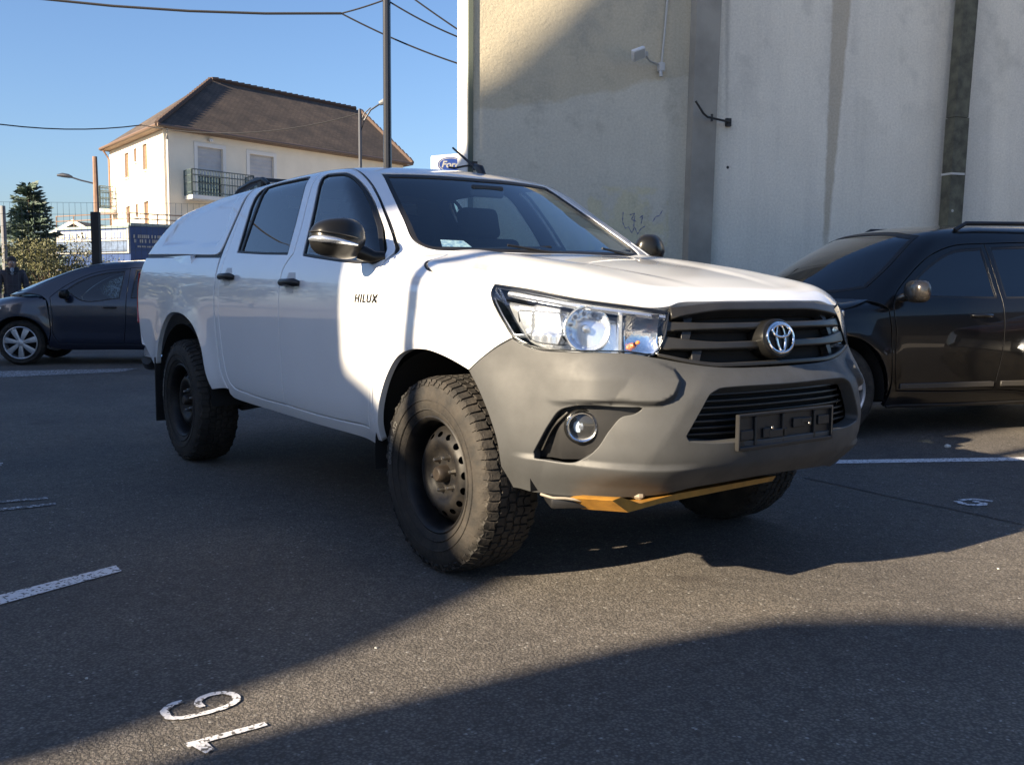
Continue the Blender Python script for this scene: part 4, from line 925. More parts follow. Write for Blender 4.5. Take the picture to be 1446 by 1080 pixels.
def truck_wheel(parent, x, side, tilt=0, letters=True):
    w_ = empty('wheel', (x, side*.785, .392), 0); w_.parent = parent
    w_.rotation_euler = (0, 0, (PI if side > 0 else 0)+tilt)      # outer face looks to local -Y
    R = .392
    t = B()
    prof = [(.218, .100), (.232, .112), (.250, .124), (.285, .133), (.318, .134), (.345, .128), (.362, .121), (.375, .108), (.381, .09), (.383, .05), (.383, 0)]
    full = [(r, -y) for r, y in prof]+[(r, y) for r, y in prof[-2::-1]]
    lathe(t, full, 96)
    knobs(t, R, .25, 62, [(-.094, .046, .82, 0), (-.050, .032, .84, .35), (-.010, .028, .86, .7), (.028, .028, .86, .2), (.062, .030, .84, .15), (.096, .044, .82, .5)])
    # shoulder lugs running down the side wall
    for s in (-1, 1):
        for k in range(62):
            a = (k+.4)*2*PI/62; d = 2*PI/62*(.34 if k % 2 else .26)
            vs = []
            for rr, yy in ((.384, .100), (.370, .121), (.361 if k % 2 else .354, .1275)):
                for aa in (a-d, a+d):
                    vs.append((rr*math.cos(aa), s*yy, rr*math.sin(aa)))
                    vs.append(((rr-.008)*math.cos(aa), s*(yy-.006), (rr-.008)*math.sin(aa)))
            add(t, vs, [(0, 2, 6, 4), (4, 6, 10, 8), (0, 4, 5, 1), (4, 8, 9, 5), (2, 3, 7, 6), (6, 7, 11, 10), (8, 10, 11, 9)])
    for rr in (.262, .300):
        lathe(t, [(rr-.003, -.1285 if rr < .28 else -.1345), (rr-.001, -.1325 if rr < .28 else -.1375), (rr+.002, -.1325 if rr < .28 else -.1375), (rr+.004, -.129 if rr < .28 else -.1345)], 96)
    ty = obj('tyre', t, RUB, w_, 28); 
    # steel rim
    r_ = B()
    lathe(r_, [(.222, -.103), (.236, -.108), (.238, -.114), (.230, -.118), (.222, -.112), (.214, -.098), (.208, -.070), (.206, -.02), (.204, .08), (.215, .11)], 72)
    # dished disc with a ring of vents
    N = 72; dv = [np.array([.186*math.cos(a), .186*math.sin(a)]) for a in np.linspace(0, 2*PI, N, endpoint=False)]
    holes = []
    for k in range(16):
        a = k*2*PI/16+.1; c = np.array([math.cos(a), math.sin(a)])*.158; e1 = c/np.linalg.norm(c); e2 = np.array([-e1[1], e1[0]])
        holes.append(np.array([c+e1*.011*math.cos(q)+e2*.0155*math.sin(q) for q in np.linspace(0, 2*PI, 14, endpoint=False)]))
    hc = np.array([[.033*math.cos(q), .033*math.sin(q)] for q in np.linspace(0, 2*PI, 30, endpoint=False)])
    outer = np.array([[.206*math.cos(a), .206*math.sin(a)] for a in np.linspace(0, 2*PI, 90, endpoint=False)])
    vo, fo = tri2d(outer, holes+[hc], .011)
    def dy(r): return np.interp(r, [.03, .075, .092, .108, .130, .146, .175, .190, .206], [-.058, -.058, -.062, -.080, -.088, -.084, -.062, -.040, -.018])
    rr = np.hypot(vo[:, 0], vo[:, 1])
    add(r_, [(p[0], y, p[1]) for p, y in zip(vo, dy(rr))], [tuple(int(i) for i in f) for f in fo])
    obj('rim', r_, STEEL, w_, 50)
    b = B()
    lathe(b, [(.001, -.106), (.024, -.106), (.031, -.099), (.034, -.080), (.036, -.054)], 28)
    obj('hub_cap', b, RUSTY, w_, 40)
    for k in range(6):
        a = k*PI/3+.25; q = B(); Mx = Matrix.Translation((.0696*math.cos(a), 0, .0696*math.sin(a)))
        lathe(q, [(.001, -.088), (.007, -.087), (.0095, -.082), (.0115, -.068), (.0135, -.060), (.0145, -.057)], 6, Mx)
        obj('wheel_nut', q, NUT, w_, 20)
    d = B()
    lathe(d, [(.001, -.02), (.16, -.02), (.165, .02), (.165, .06), (.001, .07)], 40); obj('brake_disc', d, DARK, w_)
    if letters:
        lt = B()
        def ring_text(s, size, ac, rad):
            V, Fc = text_mesh(s, size, .0012, .0006)
            xs = V[:, 0]; vv = []
            for vx, vy, vz in V:
                a = ac-vx/rad; r = rad+vy
                vv.append((r*math.cos(a), -.1345-vz-.0006, r*math.sin(a)))
            add(lt, vv, Fc)
        ring_text('GRABBER  AT2', .030, R_(163), .318)
        obj('lettering', lt, LETTER, w_, smooth=False)
    return w_
# ================================================================ the white pickup
T = {k: [tuple(p) for p in v] for k, v in TRACED.items()}
S = TRUCK; UC = S.x0+S.K          # centre line of the belt map
def mirU(pl): return [(2*UC-u, z) for u, z in pl][::-1]
SMID = .9*PI/2
def mirS(pl): return [(x, 2*SMID-s) for x, s in pl][::-1]
truck = empty('pickup_truck', (0, 0, 0), 0, 'white double cab pickup with grey plastic front bumper, white canopy and black steel wheels', 'pickup truck')
# --- outlines of the doors

split = [(-1.60, .678), (-1.565, .60), (-1.505, .434), (-1.43, .227), (-1.405, .10), (-1.445, .06), (-1.475, .02), (-1.487, -.06), (-1.49, -.16), (-1.495, -.33), (-1.50, -.45), (-1.515, -.60)]
dfe = [(-.585, .175), (-.50, .09), (-.47, .0), (-.485, -.137), (-.50, -.30), (-.515, -.45), (-.54, -.53), (-.565, -.598)]
frontdoor = [(-1.60, .678), (-1.45, .672), (-1.28, .648), (-1.127, .601), (-1.025, .545), (-.92, .467), (-.79, .356), (-.683, .262)]+dfe+[(-.75, -.606), (-1.0, -.609), (-1.30, -.606)]+split[::-1][:-1]
rear_back = [(-2.40, .60), (-2.415, .50), (-2.395, .36), (-2.37, .20), (-2.36, .05), (-2.36, -.10), (-2.36, -.25), (-2.345, -.38), (-2.325, -.48), (-2.29, -.545), (-2.24, -.572)]
reardoor = split[1:]+[(-1.8, -.598), (-2.05, -.588)]+rear_back[::-1]+[(-2.36, .64), (-2.27, .66), (-2.05, .672), (-1.8, .677), (-1.60, .678)]
winF = [(-1.285, .088), (-1.366, .317), (-1.49, .585), (-1.465, .612), (-1.22, .590), (-1.128, .561), (-1.034, .515), (-.913, .430), (-.794, .330), (-.677, .228), (-.60, .155), (-.54, .10), (-.512, .068), (-.535, .048), (-.62, .040), (-.78, .046), (-1.02, .064)]
winR = [(-2.20, .127), (-2.235, .244), (-2.27, .355), (-2.30, .45), (-2.30, .53), (-2.27, .590), (-2.18, .612), (-1.95, .620), (-1.70, .618), (-1.655, .600), (-1.62, .52), (-1.535, .300), (-1.475, .098), (-1.8, .108)]
scr = [tuple(p) for p in T['screen'] if p[0] < -.01]+[(0, 1.288)]
scr_top = [(0, 1.698), (-.166, 1.700), (-.381, 1.698)]
scr_half = scr[1:] if False else scr
scr_poly = scr_half+[(-y, z) for y, z in scr_half[::-1][1:]]+[(-y, z) for y, z in scr_top[::-1][:-1]]+scr_top
# windscreen outline in the ring map
def face2ring(pl):
    P = S.m_face(S.cab, np.array(pl)); return S.i_ring(P)
scr_ring_in = [tuple(p) for p in face2ring(resample(scr_poly, .03))]
# cab shell: sides, pillars and roof in one panel with doors and screen cut out
gap_line = [(-2.43, .70), (-2.435, .50), (-2.43, .311), (-2.43, .153), (-2.425, .049), (-2.425, -.176), (-2.42, -.292), (-2.41, -.40), (-2.40, -.469), (-2.375, -.532), (-2.325, -.592)]
fen_rear_unused = [(-.545, -.615), (-.50, -.53), (-.487, -.45), (-.472, -.30), (-.457, -.137), (-.442, .0)]
base_front = [(-.455, .04), (-.47, .07), (-.49, .105), (-.47, .135), (-.43, .17)]
outer = [(-.545, -.662), (-.512, -.61), (-.497, -.53), (-.485, -.45), (-.470, -.30), (-.455, -.137), (-.435, .0), (-.44, .07), (-.395, .115), (-.33, .145)]
outer_far = mirS(outer)
sill = [(-2.325, -.615), (-2.29, -.632), (-1.726, -.650), (-1.284, -.658)]
cab_outer = outer+[(-.24, .30), (-.18, .55), (-.15, .9), (-.14, SMID)]+[(-.15, 2*SMID-.9), (-.18, 2*SMID-.55), (-.24, 2*SMID-.30)]+outer_far+mirS(sill)+mirS(gap_line)+gap_line+sill
panel('cab_shell', S, 'ring', 'cab', cab_outer, WHITE, truck, holes=[frontdoor, reardoor, mirS(frontdoor), mirS(reardoor), scr_ring_in], step=.03, mirror=False, gap=.0015, rs=.016)
panel('front_door', S, 'ring', 'cab', frontdoor, WHITE, truck, holes=[winF], step=.03, rs=.014, thick=.03, gap=.0035)
panel('rear_door', S, 'ring', 'cab', reardoor, WHITE, truck, holes=[winR], step=.03, rs=.014, thick=.03, gap=.0035)
def ringband(pl, d0, d1):
    a = resample(pl, .012); return inset(a, d0), inset(a, d1)
for wn, pl in (('front', winF), ('rear', winR)):
    o_, i_ = ringband(pl, -.001, .012)
    nm = 'window_seal'
    panel(nm, S, 'ring', 'cab', o_, SEAL, truck, holes=[i_], step=.03, rs=.014, gap=0, off=-.004, bev=.002, thick=.012)
    panel('side_window', S, 'ring', 'cab', resample(pl, .014), GL_SIDE, truck, step=.05, gap=.004, off=-.011, single=True)
panel('window_divider', S, 'ring', 'cab', [(-2.165, .115), (-2.135, .115), (-2.225, .60), (-2.25, .60)], SEAL, truck, step=.03, rs=.014, gap=0, off=-.004)
panel('windscreen_seal', S, 'face', 'cab', inset(resample(scr_poly, .014), .001), SEAL, truck, holes=[inset(resample(scr_poly, .014), .020)], step=.03, rs=.014, gap=0, off=-.004, bev=.002, mirror=False)
panel('windscreen', S, 'face', 'cab', resample(scr_poly, .02), GL_WS, truck, step=.04, gap=.004, off=-.008, single=True, mirror=False)
sm = resample([(-2.40, .668), (-2.05, .680), (-1.60, .686), (-1.45, .680), (-1.28, .656), (-1.127, .608), (-1.025, .551), (-.92, .472), (-.79, .360), (-.683, .266), (-.63, .217)], .03, closed=False)
panel('roof_seam', S, 'ring', 'cab', [tuple(p) for p in sm]+[(p[0]-.0015, p[1]-.0045) for p in sm[::-1]], SEAL, truck, step=.02, rs=.03, gap=0, off=.0006, bev=.0006, thick=.004, smooth=False)
# lining seen through the glass
panel('cab_lining', S, 'ring', 'cab', inset(resample(cab_outer, .05), .02), TRIM, truck, holes=[inset(resample(winF, .03), -.012), inset(resample(winR, .03), -.012), inset(resample(mirS(winF), .03), -.012), inset(resample(mirS(winR), .03), -.012), inset(resample(scr_ring_in, .04), -.012)], step=.08, rs=.05, gap=0, off=-.034, single=True, mirror=False)
# --- bed and canopy
arch_r = [(-2.559, -.60), (-2.60, -.534), (-2.655, -.404), (-2.75, -.315), (-2.88, -.258), (-3.06, -.232), (-3.24, -.252), (-3.38, -.325), (-3.50, -.43), (-3.58, -.531)]
bed = [(-3.955, .128), (-3.3, .117), (-2.45, .100), (-2.438, -.002), (-2.437, -.176), (-2.432, -.292), (-2.422, -.40), (-2.412, -.469), (-2.388, -.532), (-2.335, -.592)]+arch_r+[(-3.68, -.545), (-3.80, -.50), (-3.90, -.44), (-3.965, -.38), (-3.975, -.15)]
panel('bed_side', S, 'ring', 'cab', bed, WHITE, truck, step=.035, rs=.016, thick=.03)
can_half = [(-2.472, .18), (-2.482, .136), (-2.52, .121), (-3.2, .135), (-3.945, .152), (-3.935, .19), (-3.88, .27), (-3.80, .37), (-3.70, .455), (-3.60, .53), (-3.56, .60), (-3.55, .8)]
can = [(-2.472, SMID)]+[(-2.472, .7)]+can_half+[(-3.55, SMID)]
can = can+mirS([(-2.472, .7)]+can_half)
recess = np.array(resample([(-2.62, .56), (-2.9, .575), (-3.40, .50), (-3.52, .44), (-3.70, .215), (-2.60, .19), (-2.54, .27)], .02))
def can_disp(uv):
    uv2 = uv.copy(); uv2[:, 1] = np.minimum(uv[:, 1], 2*SMID-uv[:, 1])
    return -.015*sstep(sdist(uv2, recess)/.030)
panel('canopy', S, 'ring', 'cab', can, WHITE, truck, step=.03, rs=.02, thick=.03, mirror=False, disp=can_disp)
panel('canopy_gasket', S, 'ring', 'cab', [(-2.42, .095), (-3.3, .112), (-3.96, .124), (-3.96, .158), (-3.3, .143), (-2.54, .130), (-2.50, .145), (-2.49, .18), (-2.49, .68), (-2.415, .68), (-2.41, .12)], SEAL, truck, step=.03, rs=.02, gap=0, off=-.008, smooth=False)
def backp(name, pl, m, off, **k):
    o = B()
    return o
def m_back(G, uv):
    y, z = uv[:, 0], uv[:, 1]
    return S.shoot(G, np.stack([0*y-2.9, y, z], 1), np.tile([-1., 0, 0], (len(y), 1)), t1=2)
S.m_back = m_back
panel('canopy_tailgate', S, 'back', 'cab', [(-.79, 1.345), (.79, 1.345), (.56, 1.66), (0, 1.69), (-.56, 1.66)], WHITE, truck, step=.06, mirror=False, off=-.003)
panel('tailgate', S, 'back', 'cab', [(-.76, .62), (.76, .62), (.77, 1.31), (-.77, 1.31)], WHITE, truck, step=.06, mirror=False)
panel('tail_light', S, 'back', 'cab', [(-.905, .86), (-.78, .86), (-.78, 1.22), (-.885, 1.22)], REDL, truck, step=.03, off=.012, thick=.05)
panel('bed_corner', S, 'back', 'cab', [(-.875, 1.22), (-.885, 1.325), (-.775, 1.325), (-.775, 1.22)], WHITE, truck, step=.03, thick=.05, off=-.002)
panel('bed_corner', S, 'back', 'cab', [(-.90, .62), (-.90, .86), (-.775, .86), (-.775, .62)], WHITE, truck, step=.03, thick=.05, off=-.002)
b = B(); bx(b, (-4.08, 0, .56), (.16, 1.50, .12), bev=.03, seg=2); obj('rear_bumper', b, CHROME, truck)
for s in (-1, 1):
    b = B()
    tube(b, [(-4.09, s*.72, .56), (-4.04, s*.82, .57), (-3.93, s*.872, .60)], [.055, .055, .035], 12); obj('bumper_end', b, BLKP, truck)
# roof bars on the canopy
for s in (-1, 1):
    b = B(); tube(b, [(-3.10, s*.52, 1.70), (-2.98, s*.52, 1.745), (-2.75, s*.52, 1.775), (-2.60, s*.52, 1.78), (-2.52, s*.52, 1.75)], [.012, .020, .022, .018, .012], 10)
    bx(b, (-2.62, s*.52, 1.75), (.08, .04, .05), bev=.01)
    obj('roof_rail', b, BLKP, truck)
b = B(); bx(b, (-2.72, 0, 1.792), (.06, 1.06, .022), bev=.012, seg=2); obj('roof_bar', b, BLKP, truck)
# --- fenders, hood
arch_f = [(.28, .828), (.203, .852), (.1, .875), (-.02, .888), (-.12, .882), (-.232, .850), (-.336, .763), (-.418, .646), (-.455, .56), (-.480, .475)]
arch_b = [(-.482, .458), (-.535, .458), (-.505, .55), (-.485, .65), (-.472, .85), (-.452, 1.06), (-.43, 1.20), (-.437, 1.268), (-.36, 1.292)]
_sp = S.i_ring(S.m_belt(S.low, np.array([(-.335, 1.284), (-.125, 1.210), (.02, 1.186), (.246, 1.160), (.373, 1.150)])))
_a, _b = _sp[0], _sp[1]; _mid = [(-.30, _a[1]*.80+_b[1]*.20), (-.25, _a[1]*.52+_b[1]*.48), (-.19, _a[1]*.22+_b[1]*.78)]
_cur = resample([tuple(_sp[0])]+_mid+[tuple(p) for p in _sp[1:]], .02, closed=False)
SEAM = [tuple(p) for p in S.i_belt(S.m_ring(S.low, _cur))]
fender = SEAM+[(.371, 1.117)]+[(.385, 1.087), (.411, 1.048), (.446, 1.005), (.484, .957), (.413, .921), (.349, .879)]+arch_f+arch_b[:-1]
panel('front_fender', S, 'belt', 'low', fender, WHITE, truck, step=.03, rs=.014, thick=.03)
hs = T['hood_side']
def ringpts(pl):  # belt -> ring
    return [tuple(p) for p in S.i_ring(S.m_belt(S.low, np.array(pl)))]
hood_edge_b = SEAM+[(.563, 1.128), (.717, 1.101), (.855, 1.082), (.97, 1.066), (1.03, 1.068), (1.09, 1.083)]
def m_top(G, uv):
    x, y = uv[:, 0], uv[:, 1]
    return S.shoot(G, np.stack([x, y, 0*x+.7], 1), np.tile([0., 0, 1], (len(x), 1)), t1=1)
S.m_top = m_top
hp = [tuple(p[:2]) for p in S.m_belt(S.low, np.array(hood_edge_b))]
hood = [(-.25, 0), (-.265, -.25), (-.30, -.45), (-.335, -.60)]+[(-.345, -.665)]+hp+[(.872, -.30), (.876, 0)]
hood = hood+[(x, -y) for x, y in hood[1:-1]][::-1]
# hood laid on the skin as seen from above; its flanks use the belt map
def m_fan(G, uv):
    # (x, q): ray leaves (x,0,.55) tilted so both top and flank are well sampled
    x, q = uv[:, 0], uv[:, 1]; a = q/.95
    return S.shoot(G, np.stack([x-.05*0, 0*x, 0*x+.72], 1), np.stack([0*x, np.sin(a), np.cos(a)], 1))
def i_fan(P): return np.stack([P[:, 0], .95*np.arctan2(P[:, 1], P[:, 2]-.72)], 1)
S.m_fan = m_fan
hb = [tuple(p) for p in i_fan(S.m_belt(S.low, np.array(hood_edge_b)))]
hr = [(-.245, 0), (-.262, -.40), (-.30, -.66)]
front = [tuple(p) for p in i_fan(S.m_belt(S.low, np.array([(1.2, 1.086), (1.35, 1.087), (UC, 1.087)])))]
half = hr+[hb[0]]+hb+front
hood = half+[(x, -q) for x, q in half[1:-1]][::-1]
def hood_disp(uv):
    q = np.abs(uv[:, 1]); x = uv[:, 0]
    c = .62-.16*np.clip((x+.2)/1.1, 0, 1)
    return .008*sstep((q-c+.08)/.14)*(1-.8*sstep((q-c-.10)/.35))*sstep((.86-x)/.5)
panel('hood', S, 'fan', 'low', hood, WHITE, truck, step=.028, rs=.014, thick=.03, mirror=False, disp=hood_disp, gap=.004)
_hs = resample(_cur[:14], .01, closed=False)
panel('hood_seam', S, 'ring', 'low', [tuple(p) for p in _hs]+[(p[0], p[1]-.0055) for p in _hs[::-1]], SEAL, truck, step=.02, rs=.02, gap=0, off=.0008, bev=.0005, thick=.004, smooth=False)
# cowl under the screen
b = B()
ys = np.linspace(-.72, .72, 25); pts0 = []; pts1 = []; pts2 = []
for y in ys:
    xb = -.33-.17*(y/.7)**2; pts0.append((xb-.03, y, 1.300)); pts1.append((xb+.05, y, 1.272-.03*abs(y))); pts2.append((xb+.12, y, 1.24-.05*abs(y)))
n = len(ys); vs = pts0+pts1+pts2
add(b, vs, [(r*n+i, r*n+i+1, (r+1)*n+i+1, (r+1)*n+i) for r in range(2) for i in range(n-1)])
obj('cowl', b, BLKP, truck)
# wipers
for y0, y1 in ((-.52, -.02), (.02, .60)):
    b = B(); f = lambda y, z: -.315-(z-1.27)*1.72-.17*(y/.7)**2+.012
    tube(b, [(f(y0, 1.30), y0, 1.300), (f(y1, 1.315)+.005, y1, 1.322)], .007, 6)
    tube(b, [(f(y1, 1.28)+.02, y1+.02, 1.285), (f((y0+y1)/2, 1.31)+.02, (y0+y1)/2, 1.325)], .006, 6); obj('wiper', b, BLKP, truck)
# --- front bumper
bt = T['bumper_top'][1:]; ba = T['bumper_arch']; bb = T['bumper_bot']
bump_half = [(UC, .856)]+bt+ba[1:]+[(.486, .392), (.607, .395), (.795, .405), (.931, .415), (1.19, .442), (1.338, .452), (UC, .455)]
bump = bump_half+mirU(bump_half[1:-1])
crease = resample([(UC+.05, .848), (1.16, .856), (1.10, .770), (1.045, .690), (.983, .591), (.936, .525), (.868, .490), (.80, .44), (.78, .38), (UC+.05, .38)], .02)
eye = resample([(.30, .90), (.42, .86), (.53, .80), (.62, .735), (.726, .733), (.862, .741), (.98, .738), (1.02, .757), (1.05, .815), (1.037, .858), (.99, .885), (.90, .915), (.55, .93)], .02)
def fold(uv):
    v = uv.copy(); v[:, 0] = np.where(uv[:, 0] > UC, 2*UC-uv[:, 0], uv[:, 0]); return v
eye_low = eye
def bump_disp(uv):
    v = fold(uv); u, z = v[:, 0], v[:, 1]
    cs = sdist(v, crease)+.004; lr = np.clip((cs+.20)/.20, 0, 1); d = .040*(lr-np.maximum(lr-.94, 0)*.5)*sstep((.845-z)/.12+.35)*(.35+.65*sstep((z-.45)/.09))
    e = sdist(v, eye)
    d = np.maximum(d, 0)+.026*sstep((e+.004)/.019)*sstep((.915-z)/.10)*sstep((u-.60)/.20)
    # flat lower valance and a rolled lip
    d = d+.012*sstep((.545-z)/.018)*sstep((u-.46)/.1)*(1-sstep((u-1.0)/.15))
    # shelf under the fog pocket
    d = d-.010*sstep((.52-abs(z-.80))/.5)*0
    return d
fogp = [(.672, .710), (.706, .722), (.768, .727), (.862, .727), (.925, .727), (.905, .712), (.866, .700), (.828, .654), (.788, .587), (.755, .556), (.724, .543), (.615, .536), (.577, .538), (.573, .552), (.595, .592), (.632, .659)]
lg = [(UC, .781), (1.172, .779), (1.143, .765), (1.062, .636), (1.070, .622), (1.142, .613), (1.251, .610), (UC, .610)]
lgf = lg+mirU(lg[1:-1])
panel('front_bumper', S, 'belt', 'low', bump, GREYP, truck, holes=[fogp, mirU(fogp), lgf], step=.0085, rs=.008, thick=.05, hthick=.05, mirror=False, disp=bump_disp, bev=.004)
panel('fog_lamp_bezel', S, 'belt', 'low', [(.66, .715), (.93, .733), (.85, .65), (.76, .54), (.56, .53)], BLKP, truck, step=.02, rs=.02, gap=-.02, off=-.034, thick=.01, disp=lambda uv: -.012*sstep((.66-uv[:, 0])/.04)+.0*uv[:, 0])
panel('bezel_strip', S, 'belt', 'low', [(.588, .553), (.596, .553), (.640, .645), (.690, .700), (.682, .703), (.630, .650)], GRILLP, truck, step=.01, rs=.01, gap=0, off=-.020, thick=.02)
def skin_pt(u, z, G=None, off=0):
    P = S.m_belt(G or S.low, np.array([[u, z]])); N = S.grad(G or S.low, P); return Vector(P[0]), Vector(N[0])
FOGL = mat('fog_inner_lens', (.42, .50, .58), .12, coat=1, bump=.1, bs=60)
for s in (1, -1):
    P, N = skin_pt(.742, .652); d = Vector((N.x+.45, N.y, N.z*.3)).normalized(); P = P-d*.038
    if s < 0: P.y = -P.y; d.y = -d.y
    Mx = axisM(P, d)
    b = B(); lathe(b, [(.052, -.03), (.055, .016), (.051, .021), (.046, .017), (.044, .0), (.035, -.022), (.012, -.036), (.001, -.037)], 40, Mx); fl = obj('fog_lamp', b, REFL, truck)
    b = B(); lathe(b, [(.062, -.03), (.064, .006), (.060, .010), (.0555, .008)], 40, Mx); obj('ring', b, BLKG, fl)
    b = B(); lathe(b, [(.045, .012), (.030, .018), (.012, .020), (.001, .0205)], 40, Mx); obj('lens', b, GL_CLR, fl)
    b = B(); lathe(b, [(.030, -.006), (.022, -.001), (.001, .001)], 32, Mx); obj('inner_lens', b, FOGL, fl)
    b = B(); lathe(b, [(.001, .004), (.012, .003), (.014, -.010), (.012, -.030)], 16, Mx); obj('bulb_shield', b, LAMPH, fl)
# lower grille
panel('lower_grille_back', S, 'belt', 'low', lgf, DARK, truck, step=.04, rs=.02, gap=-.03, off=-.055, thick=.01, mirror=False)
def strip(name, z0, z1, u0, m, off, th, flare=0, z0e=None, z1e=None, bev=.004):
    z0e = z0 if z0e is None else z0e; z1e = z1 if z1e is None else z1e
    us = [u0+(UC-u0)*k/14 for k in range(15)]
    lo = [(u, z0+(z0e-z0)*max(0, 1-(u-u0)/.24)**1.6) for u in us]; hi = [(u, z1+(z1e-z1)*max(0, 1-(u-u0)/.24)**1.6) for u in us]
    pl = lo+mirU(lo[:-1])+mirU(hi)[::-1][::-1][0:0]+[(2*UC-u, z) for u, z in hi]+hi[::-1][1:]
    return panel(name, S, 'belt', 'low', pl, m, truck, step=.03, rs=.03, gap=0, off=off, thick=th, mirror=False, bev=bev, smooth=False)
for k in range(7):
    z = .628+k*.0235; u0 = 1.064+(z-.62)*.63+.004
    strip('lower_grille_slat', z-.0035, z+.0045, u0, BLKP, -.012, .03, bev=.002)
# plate holder
ph = B(); X0 = 1.028; tl = Matrix.Rotation(R_(-2), 3, 'Y')
def pbx(y, z, sy, sz, d=.01, x=0): bx(ph, (X0+x, y-.035, z), (d, sy, sz), bev=.0025)
pbx(0, .637, .525, .112, .006, -.008); pbx(0, .695, .530, .011, .016); pbx(0, .578, .530, .014, .018); pbx(-.261, .637, .010, .126, .018); pbx(.261, .637, .010, .126, .018)
for yy in (-.17, -.02, .16): pbx(yy, .637, .012, .105, .012)
for yy in (-.215, -.095, .07, .215): pbx(yy, .637+.012*(1 if yy > 0 else -1), .065, .035, .009)
pbx(-.05, .62, .10, .03, .012); pbx(.11, .655, .06, .02, .012)
plate = obj('plate_holder', ph, BLKP, truck)
for yy in (-.12, .09):
    q = B(); lathe(q, [(.001, .004), (.0065, .003), (.0075, 0)], 12, axisM((X0+.006, yy, .642), (1, 0, 0))); obj('screw', q, NUT, plate)
# --- upper grille
gh = [(UC, 1.0875), (1.387, 1.0875), (1.12, 1.085), (1.055, 1.078), (1.036, 1.067), (1.028, 1.026), (1.006, .959), (.972, .903), (1.05, .886), (1.188, .866), (1.402, .857), (UC, .856)]
panel('grille_back', S, 'belt', 'low', gh+mirU(gh[1:-1]), DARK, truck, step=.04, rs=.02, gap=-.004, off=-.060, thick=.01, mirror=False)
strip('grille_top_bar', 1.056, 1.0865, 1.034, GRILLP, .006, .05, z0e=1.030, z1e=1.068, bev=.006)
strip('grille_bar', .993, 1.020, 1.016, GRILLP, -.006, .045, z0e=.988, z1e=1.026, bev=.008)
strip('grille_bar', .922, .951, .998, GRILLP, -.004, .045, z0e=.925, z1e=.975, bev=.008)
strip('grille_lower_bar', .858, .876, .982, GRILLP, .004, .05, z0e=.902, z1e=.916, bev=.006)
for s in (0, 1):
    for (z0, z1, uo) in ((1.018, 1.058, 1.09), (.95, .995, 1.075), (.876, .924, 1.11)):
        pl = [(uo, z0), (uo+.03, z0), (uo+.045, z1), (uo+.005, z1)]
        panel('grille_fin', S, 'belt', 'low', pl if not s else mirU(pl), BLKP, truck, step=.02, rs=.02, gap=0, off=-.022, thick=.03, mirror=False, bev=.002)
# emblem
em = B(); EX = .968; tilt = Matrix.Rotation(R_(-10), 4, 'Y')
def ell(bm, cy, cz, a, b_, r, x=0, n=56, flat=1.0):
    rings = []
    for k in range(n):
        t = 2*PI*k/n; c = Vector((0, a*math.cos(t), b_*math.sin(t))); nn = Vector((0, math.cos(t)/a, math.sin(t)/b_)).normalized()
        rings.append([bm.verts.new(tilt@Vector((x+r*.8*math.sin(q), 0, 0))+tilt@(c+nn*r*math.cos(q))+Vector((EX, cy-.012, 0))+tilt@Vector((0, 0, 0))+Vector((0, 0, .957+cz))) for q in np.linspace(0, 2*PI, 8, endpoint=False)])
    for k in range(n):
        for j in range(8):
            bm.faces.new((rings[k][j], rings[k][(j+1) % 8], rings[(k+1) % n][(j+1) % 8], rings[(k+1) % n][j]))
pod = B(); rr = []
for (sc_, x) in ((1.0, -.055), (1.0, .0), (.97, .010), (.90, .014), (.0, .013)):
    rr.append([pod.verts.new(tilt@Vector((x-.014, .092*sc_*math.cos(t), .073*sc_*math.sin(t)))+Vector((EX, -.012, .957))) for t in np.linspace(0, 2*PI, 48, endpoint=False)])
for i in range(4):
    for k in range(48): pod.faces.new((rr[i][k], rr[i][(k+1) % 48], rr[i+1][(k+1) % 48], rr[i+1][k])) if i < 3 else pod.faces.new((rr[i][k], rr[i][(k+1) % 48], rr[4][0]))
emb = obj('emblem_pod', pod, BLKG, truck)
ell(em, 0, 0, .072, .0545, .0058, .004); ell(em, 0, 0, .0235, .0500, .0050, .005); ell(em, 0, .0250, .0480, .0225, .0050, .006)
obj('emblem', em, CHROME, emb)
# --- headlamps
hl = [tuple(p) for p in T['headlamp']]
panel('headlamp_lens', S, 'belt', 'low', hl, GL_CLR, truck, step=.03, rs=.012, gap=.002, off=.002, single=True)
panel('headlamp_rim', S, 'belt', 'low', hl, BLKG, truck, holes=[inset(resample(hl, .01), .007)], step=.02, rs=.01, gap=.001, off=.001, thick=.014, bev=.002)
panel('headlamp_wall', S, 'belt', 'low', hl, LAMPH, truck, holes=[inset(resample(hl, .01), .006)], step=.02, rs=.01, gap=.001, off=-.014, thick=.080, bev=.002)
panel('headlamp_housing', S, 'belt', 'low', hl, LAMPH, truck, step=.02, rs=.02, gap=-.005, off=-.085, thick=.005)
def st_disp(uv):
    u, z = uv[:, 0], uv[:, 1]
    return -.016*sstep((z-1.055)/.012)+.010*sstep((.985-z)/.012)+.0035*np.sin(u*95)*sstep((.985-z)/.01)-.012*sstep((.545-u)/.012)
panel('headlamp_step', S, 'belt', 'low', [(.455, 1.105), (.475, 1.02), (.505, .975), (.545, .948), (.645, .934), (.655, .96), (.652, 1.04), (.645, 1.095), (.55, 1.108)], LAMPH, truck, step=.010, rs=.01, gap=0, off=-.040, thick=.045, bev=.006, disp=st_disp)
